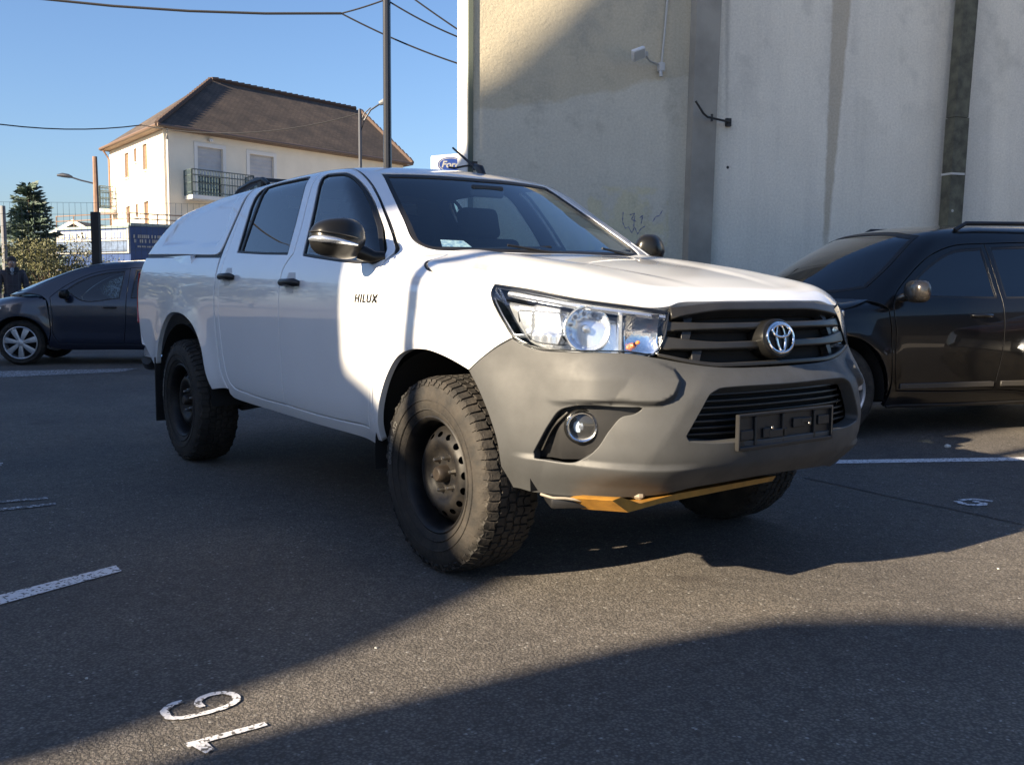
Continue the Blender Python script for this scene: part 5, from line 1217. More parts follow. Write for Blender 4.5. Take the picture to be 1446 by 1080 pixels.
for s in (1, -1):
    def F(P): P = Vector(P); return Vector((P.x, P.y*s, P.z))
    hp_ = B()
    # main reflector bowl facing forward
    c, N = skin_pt(.735, 1.003); c = c-N*.075; d = Vector((.86, -.50, .02)).normalized()
    Mx = axisM(F(c), F(d))
    prof = [(.002, -.05), (.03, -.045), (.052, -.026), (.068, .002), (.075, .036), (.077, .046), (.082, .046), (.083, .03)]
    rings = lathe(hp_, prof, 60, Mx)
    for i in (1, 2, 3):
        for k in range(60):
            if (k//3) % 2: rings[i][k].co += Mx.to_3x3()@Vector((0, .006, 0))
    rf = obj('headlamp_reflector', hp_, REFL, truck, 30)
    q = B(); lathe(q, [(.001, .02), (.012, .018), (.015, .0), (.012, -.04)], 20, Mx); obj('bulb', q, LAMPH, rf)
    # inner indicator section with fluted chrome bowl
    q = B(); c5, N5 = skin_pt(.935, .985); a5 = math.atan2(F(N5).y, F(N5).x); R5 = rz(a5)
    c5 = c5-N5*.036
    nY, nZ = 9, 9; vs = []
    for i in range(nY*2+1):
        for j in range(nZ*2+1):
            yy = (i/(nY*2)-.5)*.120; zz = (j/(nZ*2)-.5)*.135
            dd = -.028*(1-(2*yy/.120)**2*.8-(2*zz/.135)**2*.8)+(.0035 if i % 2 else 0)+(.003 if j % 2 else 0)
            vs.append(F(c5)+R5@Vector((dd, yy, zz)))
    m_ = nZ*2+1
    add(q, vs, [(i*m_+j, (i+1)*m_+j, (i+1)*m_+j+1, i*m_+j+1) for i in range(nY*2) for j in range(m_-1)])
    obj('indicator_reflector', q, REFL, truck, 80)
    q = B(); lathe(q, [(.001, .008), (.005, .006), (.007, 0), (.006, -.015)], 16, axisM(F(c5+Vector((.0, -.012, -.030))), F(N5))); obj('indicator_bulb', q, AMBER, truck)
    q = B(); c6, N6 = skin_pt(.862, .985); bx(q, F(c6-N6*.042), (.07, .014, .14), rz(math.atan2(F(N6).y, F(N6).x)), .004); obj('headlamp_divider', q, LAMPH, truck)
    q = B(); c7 = [skin_pt(u, z) for u, z in ((.44, 1.125), (.56, 1.108), (.70, 1.085), (.84, 1.066), (.96, 1.050), (1.02, 1.043))]
    tube(q, [F(p-n_*.022) for p, n_ in c7], .011, 8); obj('headlamp_brow', q, LAMPH, truck)
# --- door handles, badges, mirrors
for (x0, x1, sv) in ((-1.445, -1.235, -.050), (-2.325, -2.12, -.018)):
    cup = panel('handle_recess', S, 'ring', 'cab', [(x0+.055, sv-.050), (x0+.13, sv-.050), (x0+.155, sv), (x0+.13, sv+.050), (x0+.055, sv+.050), (x0+.03, sv)], mat('recess_white', (.55, .56, .57), .4) if 'recess_white' not in bpy.data.materials else bpy.data.materials['recess_white'], truck, step=.012, rs=.008, gap=0, off=.0015, thick=.003, bev=.0008, disp=None)  # flat patch, shade of the handle recess put into a greyer white
    for s in (1, -1):
        P = S.m_ring(S.cab, np.array([[x0, sv], [(x0+x1)/2, sv], [x1, sv]])); q = B()
        tube(q, [(P[0][0]+.01, s*(P[0][1]-.004), P[0][2]-.004), (P[0][0]+.03, s*(P[0][1]-.022), P[0][2]), (P[1][0], s*(P[1][1]-.030), P[1][2]+.004), (P[2][0]-.03, s*(P[2][1]-.024), P[2][2]), (P[2][0]-.008, s*(P[2][1]-.004), P[2][2]-.004)], [.012, .019, .015, .021, .013], 12)
        obj('door_handle', q, BLKP, truck, 60)
V, Fc = text_mesh('HILUX', .060, .002, .0010, 1.22)
for s in (1, -1):
    q = B(); vs = []
    uv = np.array([[(-.545+(v[0]*.98+v[1]*.25)*s) if s > 0 else (-.545-(v[0]*.98+v[1]*.25)), -.118+v[1]*.80] for v in V])
    uv = np.array([[-.545+(v[0]*1.02+v[1]*.22)*(1 if s > 0 else -1), -.118+v[1]*.82] for v in V])
    P = S.m_ring(S.cab, uv)
    add(q, [(p[0], s*(p[1]-.0025-v[2]), p[2]) for p, v in zip(P, V)], Fc)
    obj('badge', q, BADGE, truck, smooth=False)
def superell(bm, c, ax, rad, n1=2.4, n2=2.4, nu=28, nv=16, shear=None):
    rings = []
    def sp(v, e): return math.copysign(abs(v)**e, v)
    for j in range(nv+1):
        ph = -PI/2+PI*j/nv; ring = []
        for i in range(nu):
            th = 2*PI*i/nu
            p = Vector((rad[0]*sp(math.cos(ph), 2/n1)*sp(math.cos(th), 2/n2), rad[1]*sp(math.cos(ph), 2/n1)*sp(math.sin(th), 2/n2), rad[2]*sp(math.sin(ph), 2/n1)))
            if shear: p = shear(p)
            ring.append(bm.verts.new(Vector(c)+ax@p))
        rings.append(ring)
    for j in range(nv):
        for i in range(nu):
            try: bm.faces.new((rings[j][i], rings[j][(i+1) % nu], rings[j+1][(i+1) % nu], rings[j+1][i]))
            except ValueError: pass
for s in (1, -1):
    q = B(); MC = Vector((-.56, -1.018, 1.343))
    def shp(p):
        t = (p.y+.12)/.24   # outboard end is lower and rounder
        return Vector((p.x*(1-.25*abs(p.z)/.09)-.02*abs(p.y)/.12, p.y, p.z*(1-.10*max(0, -p.y/.12))-.012*(1-t)))
    superell(q, MC, Matrix.Rotation(R_(14), 3, 'Z')@Matrix.Rotation(R_(-3), 3, 'X'), (.085, .128, .088), 3.0, 2.6, shear=shp)
    tube(q, [MC+Vector((.0, .09, -.06)), MC+Vector((.03, .14, -.085)), MC+Vector((.05, .185, -.085))], [.035, .030, .026], 12)
    if s < 0: bmesh.ops.scale(q, vec=(1, -1, 1), verts=q.verts)
    if s < 0:
        bmesh.ops.translate(q, vec=(.62, -.92, 0), verts=q.verts); bmesh.ops.rotate(q, cent=(0, 0, 0), matrix=Matrix.Rotation(R_(62), 3, 'Z'), verts=q.verts); bmesh.ops.translate(q, vec=(-.62, .815, 0), verts=q.verts)
    mh = obj('wing_mirror', q, BLKG, truck, 60)
    if s < 0: continue
    q = B(); pts = []
    Mr = Matrix.Rotation(R_(14), 3, 'Z')
    arc = [(-.055, -.122, -.012), (-.02, -.130, -.010), (.03, -.122, -.012), (.068, -.085, -.018), (.082, -.03, -.026), (.086, .02, -.034)]
    tube(q, [MC+Mr@Vector(p) for p in arc], [.006, .013, .016, .013, .009, .004], 12)
    if s < 0: bmesh.ops.scale(q, vec=(1, -1, 1), verts=q.verts)
    obj('indicator', q, LAMPH, mh, 60)
    q = B(); tube(q, [MC+Mr@Vector((x*1.03, y*1.02, z+.030)) for x, y, z in arc], [.003]*6, 6)
    if s < 0: bmesh.ops.scale(q, vec=(1, -1, 1), verts=q.verts)
    obj('seam', q, BLKP, mh)
# antenna
q = B(); a0 = Vector((-1.20, .125, 1.738))
tube(q, [a0+Vector((.05, 0, -.01)), a0+Vector((.02, 0, .028)), a0+Vector((-.025, 0, .048)), a0+Vector((-.04, 0, .03))], [.018, .024, .014, .008], 10)
tube(q, [a0+Vector((-.01, 0, .03)), a0+Vector((-.165, -.055, .155))], [.0085, .0055], 8)
obj('antenna', q, BLKP, truck, 60)
# windscreen stickers
panel('sticker', S, 'face', 'cab', [(-.56, 1.325), (-.43, 1.325), (-.44, 1.355), (-.54, 1.358)], STICK, truck, step=.02, rs=.01, gap=0, off=-.014, single=True, mirror=False)
# --- cabin
q = B()
bx(q, (-.62, 0, 1.10), (.50, 1.50, .26), bev=.07, seg=3); bx(q, (-.72, -.0, .88), (.20, 1.5, .4)); bx(q, (-.72, .38, 1.235), (.20, .34, .07), bev=.03, seg=2)
bx(q, (-.9, 0, .8), (.9, .22, .35), bev=.03)
obj('dashboard', q, TRIM, truck)
q = B(); c = Vector((-.93, .38, 1.17)); Mx = axisM(c, (-.88, 0, .42))
ring = []
for k in range(40):
    t = 2*PI*k/40; ring.append(Mx@Vector((.185*math.cos(t), 0, .185*math.sin(t))))
tube(q, ring+[ring[0], ring[1]], .015, 8, cap=False); bx(q, c, (.06, .15, .10), Mx.to_3x3()@Matrix.Rotation(R_(90), 3, 'X'), bev=.02)
for t in (0, PI): tube(q, [c, Mx@Vector((.18*math.cos(t), 0, .18*math.sin(t)))], .014, 6)
tube(q, [c, c+Vector((.3, 0, -.16))], .03, 8); obj('steering_wheel', q, SEATM, truck)
def seat(name, x, y, wd, hr):
    q = B(); bk = Matrix.Rotation(R_(-16), 3, 'Y')
    bx(q, (x+.08, y, .86), (.52, wd, .16), bev=.05, seg=3); bx(q, (x-.24, y, 1.13), (.14, wd, .58), bk, bev=.05, seg=3)
    for h in hr:
        bx(q, (x-.345, y+h, 1.50), (.10, .27, .19), bk, bev=.045, seg=3); tube(q, [(x-.32, y+h-.05, 1.38), (x-.34, y+h-.05, 1.46)], .008, 6); tube(q, [(x-.32, y+h+.05, 1.38), (x-.34, y+h+.05, 1.46)], .008, 6)
    obj(name, q, SEATM, truck)
seat('front_seat', -1.22, -.38, .50, (0,)); seat('front_seat', -1.22, .38, .50, (0,)); seat('rear_seat', -1.98, 0, 1.40, (-.40, .40))
q = B(); bx(q, (-1.4, 0, .66), (1.9, 1.6, .06)); bx(q, (-2.39, 0, .93), (.03, 1.62, .62)); bx(q, (-2.39, 0, 1.33), (.03, 1.50, .2)); bx(q, (-2.39, 0, 1.70), (.03, 1.0, .06)); [add(q, [(-2.39, s*.45, 1.42), (-2.39, s*.76, 1.42), (-2.39, s*.60, 1.70), (-2.39, s*.45, 1.70)], [(0, 1, 2, 3)]) for s in (-1, 1)]; bx(q, (-.93, 0, 1.62), (.03, .20, .06), bev=.01)
obj('cab_floor_and_bulkhead', q, TRIM, truck)
# --- underside
q = B()
bx(q, (-1.45, 0, .60), (1.95, 1.52, .14)); bx(q, (-3.2, 0, .78), (1.5, 1.1, .10))
for s in (-1, 1):
    bx(q, (-1.6, s*.42, .50), (4.8, .09, .14)); bx(q, (-1.38, s*.79, .56), (1.72, .05, .12))
bx(q, (.30, 0, .52), (.30, .9, .22), bev=.04); bx(q, (0, 0, .62), (1.0, .86, .5), bev=.05); bx(q, (.55, 0, .52), (.35, 1.3, .12), bev=.03)
bx(q, (-1.9, -.45, .47), (.75, .35, .16), bev=.05); bx(q, (-2.75, 0, 1.0), (.5, 1.0, .4))
tube(q, [(-3.085, -.70, .39), (-3.085, .70, .39)], .05, 10); tube(q, [(-3.085, -.13, .39), (-3.085, .13, .39)], .15, 14)
tube(q, [(0, -.70, .40), (0, .70, .40)], .035, 10); tube(q, [(-.1, -.6, .34), (.12, -.25, .36)], .03, 8); tube(q, [(-.1, .6, .34), (.12, .25, .36)], .03, 8)
tube(q, [(-2.3, -.62, .44), (-2.75, -.62, .36), (-3.6, -.62, .46)], .022, 6); tube(q, [(-2.3, .62, .44), (-2.75, .62, .36), (-3.6, .62, .46)], .022, 6)
tube(q, [(-1.0, .35, .40), (-2.3, .38, .38), (-2.7, .38, .5)], .035, 8)
obj('chassis', q, DARK, truck)
def liner(x, s):
    q = B(); n = 22; prev = None
    for k in range(n+1):
        a = R_(-1)+R_(190)*k/n
        r = .515; px, pz = x+r*math.cos(a), .41+.475/.515*r*math.sin(a)
        a1 = q.verts.new((px, s*(.885 if x < -1 or a > PI/2 else .885-.075*min(1, max(0, px-x-.15)/.3)), pz)); a2 = q.verts.new((px, s*.50, pz)); 
        if prev: q.faces.new((prev[0], a1, a2, prev[1]))
        prev = (a1, a2)
    vs = [q.verts.new((x+.53*math.cos(a), s*.52, .42+.50*math.sin(a))) for a in np.linspace(R_(-1), R_(189), 24)]
    q.faces.new(vs)
    obj('wheel_arch_liner', q, DARK, truck)
for x in (0, -3.085):
    for s in (-1, 1): liner(x, s)
for s in (-1, 1):
    q = B(); bx(q, (-3.60, s*.79, .42), (.012, .25, .44), bev=.004); obj('mud_flap', q, BLKP, truck)
q = B(); pf = [(-.73, .418), (-.655, .368), (-.50, .380), (.10, .392), (.12, .410), (-.42, .405), (-.60, .392), (-.69, .425)]; n_ = len(pf)
add(q, [(.865, y, z+.004) for y, z in pf]+[(.62, y, z-.03) for y, z in pf], [tuple(range(n_)), tuple(range(n_, 2*n_))[::-1]]+[(i, (i+1) % n_, n_+(i+1) % n_, n_+i) for i in range(n_)])
obj('skid_bar', q, ORANGE, truck)
q = B(); bx(q, (.80, -.545, .408), (.04, .032, .03), rz(.3), bev=.01); bx(q, (.74, -.545, .41), (.12, .02, .03)); obj('tow_eye', q, TAN, truck)
q = B(); bx(q, (.58, -.66, .372), (.16, .20, .045), rz(-.5), bev=.012, seg=2); obj('air_deflector', q, BLKP, truck)
q = B(); tube(q, [(.55, -.79, .397), (.60, -.775, .390), (.64, -.75, .393), (.68, -.71, .388)], .005, 6); obj('torn_edge', q, TAN, truck)
for x in (0, -3.085):
    for s in (-1, 1): truck_wheel(truck, x, s)

# ================================================================ the other parked cars
def m_side(self, G, uv):
    x, z = uv[:, 0], uv[:, 1]
    return self.shoot(G, np.stack([x, 0*x, z], 1), np.tile([0., -1, 0], (len(x), 1)))
Skin.m_side = m_side
Skin.m_fan = lambda self, G, uv: self.shoot(G, np.stack([uv[:, 0], 0*uv[:, 0], 0*uv[:, 0]+self.fz], 1), np.stack([0*uv[:, 0], np.sin(uv[:, 1]/.85), np.cos(uv[:, 1]/.85)], 1))
Skin.m_back = lambda self, G, uv: self.shoot(G, np.stack([0*uv[:, 0]-1.2, uv[:, 0], uv[:, 1]], 1), np.tile([-1., 0, 0], (len(uv), 1)), t1=4)
def arc(cx_, r, a0, a1, n=14, cz_=.31, ez=1): return [(cx_+r*math.cos(a), cz_+r*ez*math.sin(a)) for a in np.linspace(R_(a0), R_(a1), n)]
def car_wheel(parent, x, y, R, W, rr, spokes, capm, side):
    w_ = empty('wheel', (x, y, R)); w_.parent = parent; w_.rotation_euler = (0, 0, PI if side > 0 else 0)
    q = B(); pr = [(rr*.99, .07), (rr+.015, W/2-.01), (rr+.06, W/2), (R-.03, W/2-.012), (R-.006, W/2-.04), (R, W/2-.07), (R, 0)]
    lathe(q, [(r, -yy) for r, yy in pr]+[(r, yy) for r, yy in pr[-2::-1]], 56)
    for yy in (-.05, -.018, .018, .05): lathe(q, [(R-.002, yy-.003), (R+.0006, yy-.002), (R+.0006, yy+.002), (R-.002, yy+.003)], 56)
    obj('tyre', q, RUBT, w_, 35)
    q = B(); lathe(q, [(rr, -W/2+.012), (rr+.012, -W/2-.001), (rr+.004, -W/2-.006), (rr-.006, -W/2+.004), (rr-.012, -W/2+.03), (rr-.02, .06), (.02, .07)], 56)
    ys = -W/2+.008
    for k in range(spokes):
        a = 2*PI*k/spokes+.25; wi, wo = .020, .042
        e = Vector((math.cos(a), 0, math.sin(a))); t = Vector((-math.sin(a), 0, math.cos(a)))
        vs = []
        for (r, wd, dy) in ((.035, wi, -.008), (rr*.55, (wi+wo)/2, -.012), (rr-.004, wo, 0)):
            vs += [e*r-t*wd+Vector((0, ys+dy+.006, 0)), e*r+Vector((0, ys+dy, 0)), e*r+t*wd+Vector((0, ys+dy+.006, 0)), e*r+t*wd*.9+Vector((0, ys+.03, 0)), e*r-t*wd*.9+Vector((0, ys+.03, 0))]
        fs = []
        for s_ in (0, 5): fs += [(s_+i, s_+(i+1) % 5, s_+5+(i+1) % 5, s_+5+i) for i in range(5)]
        add(q, vs, fs)
    lathe(q, [(.001, ys-.014), (.03, ys-.013), (.045, ys-.006), (.052, ys+.01)], 24)
    obj('hubcap', q, capm, w_, 30)
    q = B(); lathe(q, [(.001, .0), (rr-.02, .0)], 30); obj('brake_disc', q, DARK, w_)
def build_car(S, nm, label, paint, glassm, P, group=None):
    root = empty(nm, (0, 0, 0), 0, label, 'car', group)
    wb, R = P['wb'], P['R']
    SM = .9*PI/2
    def conv(pl): return [tuple(p) for p in S.i_ring(S.m_side(S.cab, np.array(pl)))]
    mr_ = lambda pl: [(x, 2*SM-a) for x, a in pl][::-1]
    xb, zb_, sl_, bow, cv = S.screen
    base = [(xb-bow*(y/.7)**2+.05, .9*math.atan2(zb_+.015-S.zc, y)) for y in P['basey']]
    fr = conv(P['side'][:P['nf']]); rr_ = conv(P['rear']); lo = conv(P['side'][P['nlow']:])
    half = fr+base; outer = half+[(xb+.05, SM)]+mr_(half)+mr_(lo)+mr_(rr_)+rr_+lo
    scp = P['screen']; scp = scp+[(-y, z) for y, z in scp[::-1] if abs(y) > 1e-6]
    sr = [tuple(p) for p in S.i_ring(S.m_face(S.cab, resample(scp, .03)))]
    dr = [conv(resample(d, .05)) for d in P['doors']]
    qr = []
    panel('cab_shell', S, 'ring', 'cab', outer, paint, root, holes=dr+[mr_(d) for d in dr]+[sr], step=.05, rs=.025, thick=.03, mirror=False)
    for i, d in enumerate(P['doors']):
        panel('door', S, 'side', 'cab', d, paint, root, holes=[P['wins'][i]], step=.05, rs=.022, thick=.03, gap=.003)
        panel('side_window', S, 'side', 'cab', P['wins'][i], glassm, root, step=.07, rs=.03, gap=0, off=-.006, single=True)
        panel('window_seal', S, 'side', 'cab', inset(resample(P['wins'][i], .02), -.004), SEAL, root, holes=[inset(resample(P['wins'][i], .02), .012)], step=.04, rs=.02, gap=0, off=-.003, thick=.01, bev=.001)
        (x0, z0) = P['handles'][i]
        for s in (1, -1):
            p = S.m_side(S.cab, np.array([[x0, z0], [x0-.09, z0+.003], [x0-.18, z0]])); q = B()
            tube(q, [(p[0][0], s*p[0][1], p[0][2]), (p[0][0]-.02, s*(p[0][1]-.03), p[0][2]), (p[1][0], s*(p[1][1]-.035), p[1][2]), (p[2][0]+.02, s*(p[2][1]-.03), p[2][2]), (p[2][0], s*p[2][1], p[2][2])], [.010, .014, .013, .014, .010], 8); obj('door_handle', q, P.get('hm', paint), root, 60)
    if 'quarter' in P:
        panel('quarter_window', S, 'side', 'cab', P['quarter'], glassm, root, step=.07, rs=.03, gap=0, off=.002, thick=.004, bev=.001)
    panel('inner_body', S, 'fan', 'low', [(P['hx'], 0), (P['hx'], 1.02), (.25, 1.08), (.50, .98), (.58, .6), (.60, 0), (.58, -.6), (.50, -.98), (.25, -1.08), (P['hx'], -1.02)], paint, root, step=.06, rs=.05, gap=0, off=-.014, single=True, mirror=False)
    panel('front_fender', S, 'belt', 'low', P['fender'], paint, root, step=.04, rs=.022, thick=.03)
    UCc = S.x0+S.K
    mu_ = lambda pl: [(2*UCc-u, z) for u, z in pl][::-1]
    bpz = P['bumper']; panel('front_bumper', S, 'belt', 'low', bpz+mu_(bpz[1:-1]), P.get('bm', paint), root, step=.045, rs=.025, thick=.04, mirror=False)
    g = P['grille']; panel('grille', S, 'belt', 'low', g+mu_(g[1:-1]), BLKP, root, step=.05, rs=.03, thick=.02, mirror=False, off=-.01)
    panel('headlamp', S, 'belt', 'low', P['lamp'], LAMPH, root, step=.03, rs=.02, thick=.04, off=-.004)
    panel('hood', S, 'fan', 'low', P['hood']+[(x, -a) for x, a in P['hood'][1:-1]][::-1], paint, root, step=.05, rs=.025, thick=.03, mirror=False)
    panel('windscreen', S, 'face', 'cab', scp, P.get('wsm', glassm), root, step=.06, rs=.03, gap=.003, off=-.002, single=True, mirror=False)
    panel('windscreen_seal', S, 'face', 'cab', inset(resample(scp, .03), .001), SEAL, root, holes=[inset(resample(scp, .03), .025)], step=.05, rs=.03, gap=0, off=-.001, bev=.001, thick=.01, mirror=False)
    panel('rear_panel', S, 'back', 'cab', P['back'], paint, root, step=.07, rs=.04, thick=.02, mirror=False)
    q = B(); bx(q, (-wb/2, 0, .42), (wb+.5, 1.35, .30)); bx(q, (-wb/2, 0, .34), (wb-.75, 1.5, .16)); bx(q, (.35, 0, .45), (.5, 1.1, .4)); obj('floor', q, DARK, root)
    q = B(); bx(q, (P['dash'], 0, .84), (.4, 1.35, .25), bev=.06, seg=2)
    for x in (P['seat'], P['seat']-.9):
        for y in (-.36, .36):
            bk = Matrix.Rotation(R_(-14), 3, 'Y'); bx(q, (x, y, .88), (.13, .48, .60), bk, bev=.05, seg=2); bx(q, (x-.07, y, 1.26), (.09, .25, .17), bk, bev=.04, seg=2); bx(q, (x+.25, y, .60), (.5, .48, .14), bev=.04, seg=2)
    obj('seats', q, SEATM, root)
    for x in (0, -wb):
        for s in (-1, 1):
            q = B(); pv = None
            for a in np.linspace(R_(-10), R_(190), 20):
                r = P['ar']+.012; a1 = q.verts.new((x+r*math.cos(a), s*(P['yw']-.03), P['R']+r*math.sin(a))); a2 = q.verts.new((x+r*math.cos(a), s*.48, P['R']+r*math.sin(a)))
                if pv: q.faces.new((pv[0], a1, a2, pv[1]))
                pv = (a1, a2)
            q.faces.new([q.verts.new((x+(P['ar']+.03)*math.cos(a), s*.5, P['R']+(P['ar']+.03)*math.sin(a))) for a in np.linspace(R_(-6), R_(186), 20)])
            obj('wheel_arch_liner', q, DARK, root)
            car_wheel(root, x, s*(P['yw']-P['W']/2), R, P['W'], P['rr'], P['spokes'], P['cap'], s)
    for s in (1, -1):
        mx, my, mz = P['mirror']; q = B(); superell(q, (mx, my, mz), Matrix.Rotation(R_(10), 3, 'Z'), P['mr'], 3, 2.5); tube(q, [(mx, my+.07, mz-.03), (mx+.03, my+.17, mz-.06)], [.04, .03], 8)
        if s < 0: bmesh.ops.scale(q, vec=(1, -1, 1), verts=q.verts)
        obj('wing_mirror', q, P['mm'], root, 60)
    if 'mould' in P:
        for pl, mm in P['mould']: panel('side_moulding', S, 'side', 'cab', pl, mm, root, step=.06, rs=.04, gap=0, off=.012, thick=.02, bev=.004)
    return root
def copy_tree(o, parent=None):
    c = o.copy(); COL.objects.link(c); c.parent = parent
    for ch in [x for x in bpy.data.objects if x.parent == o and x.name in KIDS.get(o.name, ())]: copy_tree(ch, c)
    return c
# --- dark blue hatchback
HATCH = Skin(side=([.15, .22, .30, .42, .58, .72, .84, .92, 1.0, 1.12, 1.26, 1.38, 1.46], [.70, .775, .812, .832, .845, .848, .835, .815, .780, .725, .660, .60, .54], .03),
    flares=[(0, .31, .38, .10, .022), (-2.58, .31, .38, .10, .022)],
    nose=([.15, .25, .35, .50, .62, .75, .85, .95], [.62, .70, .745, .76, .745, .70, .60, .45], .03),
    hood=([-1.2, -.6, -.2, .1, .4, .6, .75], [1.16, 1.07, 1.01, .975, .92, .85, .72], .05), hcrown=.05, hridge=.006, kh=.10, kt=.14, kr=.09, kw=.05, rcrown=.04,
    roof=([-3.6, -3.1, -2.6, -2.0, -1.5, -1.1, -.8, -.4], [1.20, 1.36, 1.43, 1.475, 1.478, 1.455, 1.40, 1.28], .06),
    tail=([.2, .5, .9, 1.1, 1.3, 1.5], [-3.22, -3.30, -3.27, -3.12, -2.98, -2.8], .05), screen=(.30, .98, 2.2, .26, .25), n=2.5, x0=-.12, K=1.25, zc=.80, xf=-1.6)
HATCH.fz = .55
AR = .365
win1 = [(-.60, 1.035), (-.80, .90), (-1.32, .925), (-1.37, 1.31), (-1.15, 1.285), (-.95, 1.235), (-.76, 1.15)]
win2 = [(-1.47, .928), (-2.15, .95), (-2.30, 1.20), (-2.20, 1.30), (-1.9, 1.335), (-1.52, 1.325)]
d1 = [(-.40, .94), (-.43, .70), (-.44, .42), (-.50, .30), (-1.0, .285), (-1.36, .285), (-1.40, .60), (-1.41, .92), (-1.44, 1.34), (-1.2, 1.325), (-.95, 1.275), (-.72, 1.175), (-.50, 1.03)]
d2 = [(-1.36, .285), (-1.95, .285), (-2.12, .42), (-2.24, .60), (-2.28, .80), (-2.40, 1.05), (-2.38, 1.22), (-2.22, 1.34), (-1.9, 1.37), (-1.44, 1.355), (-1.41, .92), (-1.40, .60)]
hs_rear = [(-2.95, 1.27), (-3.10, 1.02), (-3.18, .80), (-3.20, .45), (-3.10, .25)]
hs_side = [(-.36, .26), (-.40, .42), (-.39, .70), (-.355, .90), (-.29, .955), (-2.96, .25)]+arc(-2.58, AR, -8, 188, 16)[::-1]+[(-2.0, .215), (-1.2, .205), (-.5, .215)]
hp_ = dict(hx=-.30, wb=2.58, R=.31, W=.19, rr=.215, yw=.84, ar=AR, spokes=7, cap=SILV, side=hs_side, nf=5, nlow=5, rear=[(-2.90, 1.33)]+hs_rear, basey=[.60, .50, .40, .30, .20, .10], doors=[d1, d2], wins=[win1, win2], handles=[(-1.10, .80), (-2.02, .82)], hm=BLKP,
    fender=[(-.350, .905), (-.385, .70), (-.395, .42), (-.362, .30)]+arc(0, AR, -4, 176, 15)[::-1][0:]+[(.40, .36), (.44, .55), (.50, .66), (.30, .72), (.22, .80), (.20, .86), (0, .895), (-.2, .925)],
    bumper=[(1.13, .60), (.9, .60), (.70, .60), (.50, .66), (.44, .55), (.40, .36), (.39, .24), (.6, .19), (1.13, .18)],
    grille=[(1.13, .72), (.86, .72), (.84, .61), (1.13, .61)], lamp=[(.20, .86), (.22, .80), (.30, .72), (.52, .665), (.72, .61), (.80, .66), (.78, .74), (.55, .80), (.34, .85)],
    hood=[(.15, 0), (.10, .35), (-.02, .62), (-.28, .99), (-.05, 1.03), (.2, 1.08), (.42, 1.02), (.55, .80), (.62, .45), (.65, 0)],
    screen=[(0, 1.01), (-.35, 1.01), (-.62, 1.015), (-.715, 1.05), (-.675, 1.18), (-.605, 1.32), (-.555, 1.40), (-.25, 1.43), (0, 1.435)],
    roof=[(-.74, 0), (-.78, .30), (-.86, .58), (-1.3, .575), (-2.0, .57), (-2.7, .57), (-2.9, .40), (-2.92, 0)],
    back=[(-.60, .30), (.60, .30), (.62, .9), (.50, 1.30), (-.50, 1.30), (-.62, .9)], dash=-.25, seat=-1.35, mirror=(-.62, -.93, .985), mr=(.055, .10, .065), mm=BLKG, wsm=GL_CAR)
hatch = build_car(HATCH, 'hatchback_car', 'dark navy blue hatchback with silver seven spoke hubcaps parked at the left edge', NAVY, GL_CAR, hp_)
RH = Vector((Rv.x, Rv.y, 0)).normalized(); FH = Vector((Fv.x, Fv.y, 0)).normalized()
def park(root, contact, heading, yw, scale=1):
    h = Vector(heading).normalized(); left = Vector((-h.y, h.x, 0))
    o = Vector(contact)-left*yw; root.location = (o.x, o.y, 0); root.rotation_euler = (0, 0, math.atan2(h.y, h.x)); root.scale = (scale,)*3
park(hatch, CAM_P*0+Vector((-11.75, -.32, 0)), -RH-FH*.15, .84)
# --- black people carrier
SUV = Skin(side=([.18, .26, .34, .48, .66, .85, .97, 1.04, 1.12, 1.24, 1.40, 1.52, 1.62], [.80, .862, .888, .905, .925, .925, .912, .890, .850, .800, .730, .668, .60], .03),
    flares=[(0, .36, .43, .10, .030), (-2.89, .36, .43, .10, .030)],
    nose=([.2, .3, .45, .6, .75, .9, 1.0], [.80, .87, .92, .93, .91, .84, .70], .03),
    hood=([-1.2, -.6, -.2, .2, .5, .75, .9], [1.22, 1.15, 1.095, 1.04, .985, .90, .78], .05), hcrown=.05, hridge=.010, kh=.10, kt=.14, kr=.08, kw=.05, rcrown=.04,
    roof=([-4.0, -3.5, -3.0, -2.0, -1.5, -1.15, -.85, -.4], [1.48, 1.58, 1.64, 1.675, 1.67, 1.645, 1.59, 1.42], .06),
    tail=([.2, .5, .9, 1.1, 1.4, 1.7], [-3.80, -3.86, -3.84, -3.78, -3.62, -3.4], .05), screen=(.20, 1.05, 1.75, .36, .25), n=3, x0=-.05, K=1.45, zc=.90, xf=-2.0)
SUV.fz = .6
A2r = .425
w1 = [(-.58, 1.075), (-.72, 1.20), (-.92, 1.33), (-1.12, 1.42), (-1.42, 1.455), (-1.44, 1.065)]
w2 = [(-1.53, 1.065), (-1.51, 1.46), (-1.9, 1.475), (-2.35, 1.47), (-2.52, 1.08)]
w3 = [(-2.64, 1.085), (-2.48, 1.46), (-2.9, 1.43), (-3.25, 1.36), (-3.42, 1.10)]
D1 = [(-.47, 1.02), (-.485, .80), (-.49, .50), (-.52, .36), (-1.0, .345), (-1.44, .345), (-1.475, .60), (-1.485, 1.03), (-1.465, 1.495), (-1.15, 1.47), (-.90, 1.385), (-.68, 1.24), (-.50, 1.08)]
D2 = [(-1.44, .345), (-2.2, .345), (-2.38, .50), (-2.50, .70), (-2.60, .90), (-2.61, 1.10), (-2.44, 1.49), (-1.9, 1.51), (-1.465, 1.495), (-1.485, 1.03), (-1.475, .60)]
ss_rear = [(-3.36, 1.50), (-3.50, 1.36), (-3.62, 1.12), (-3.70, .85), (-3.72, .45), (-3.62, .30)]
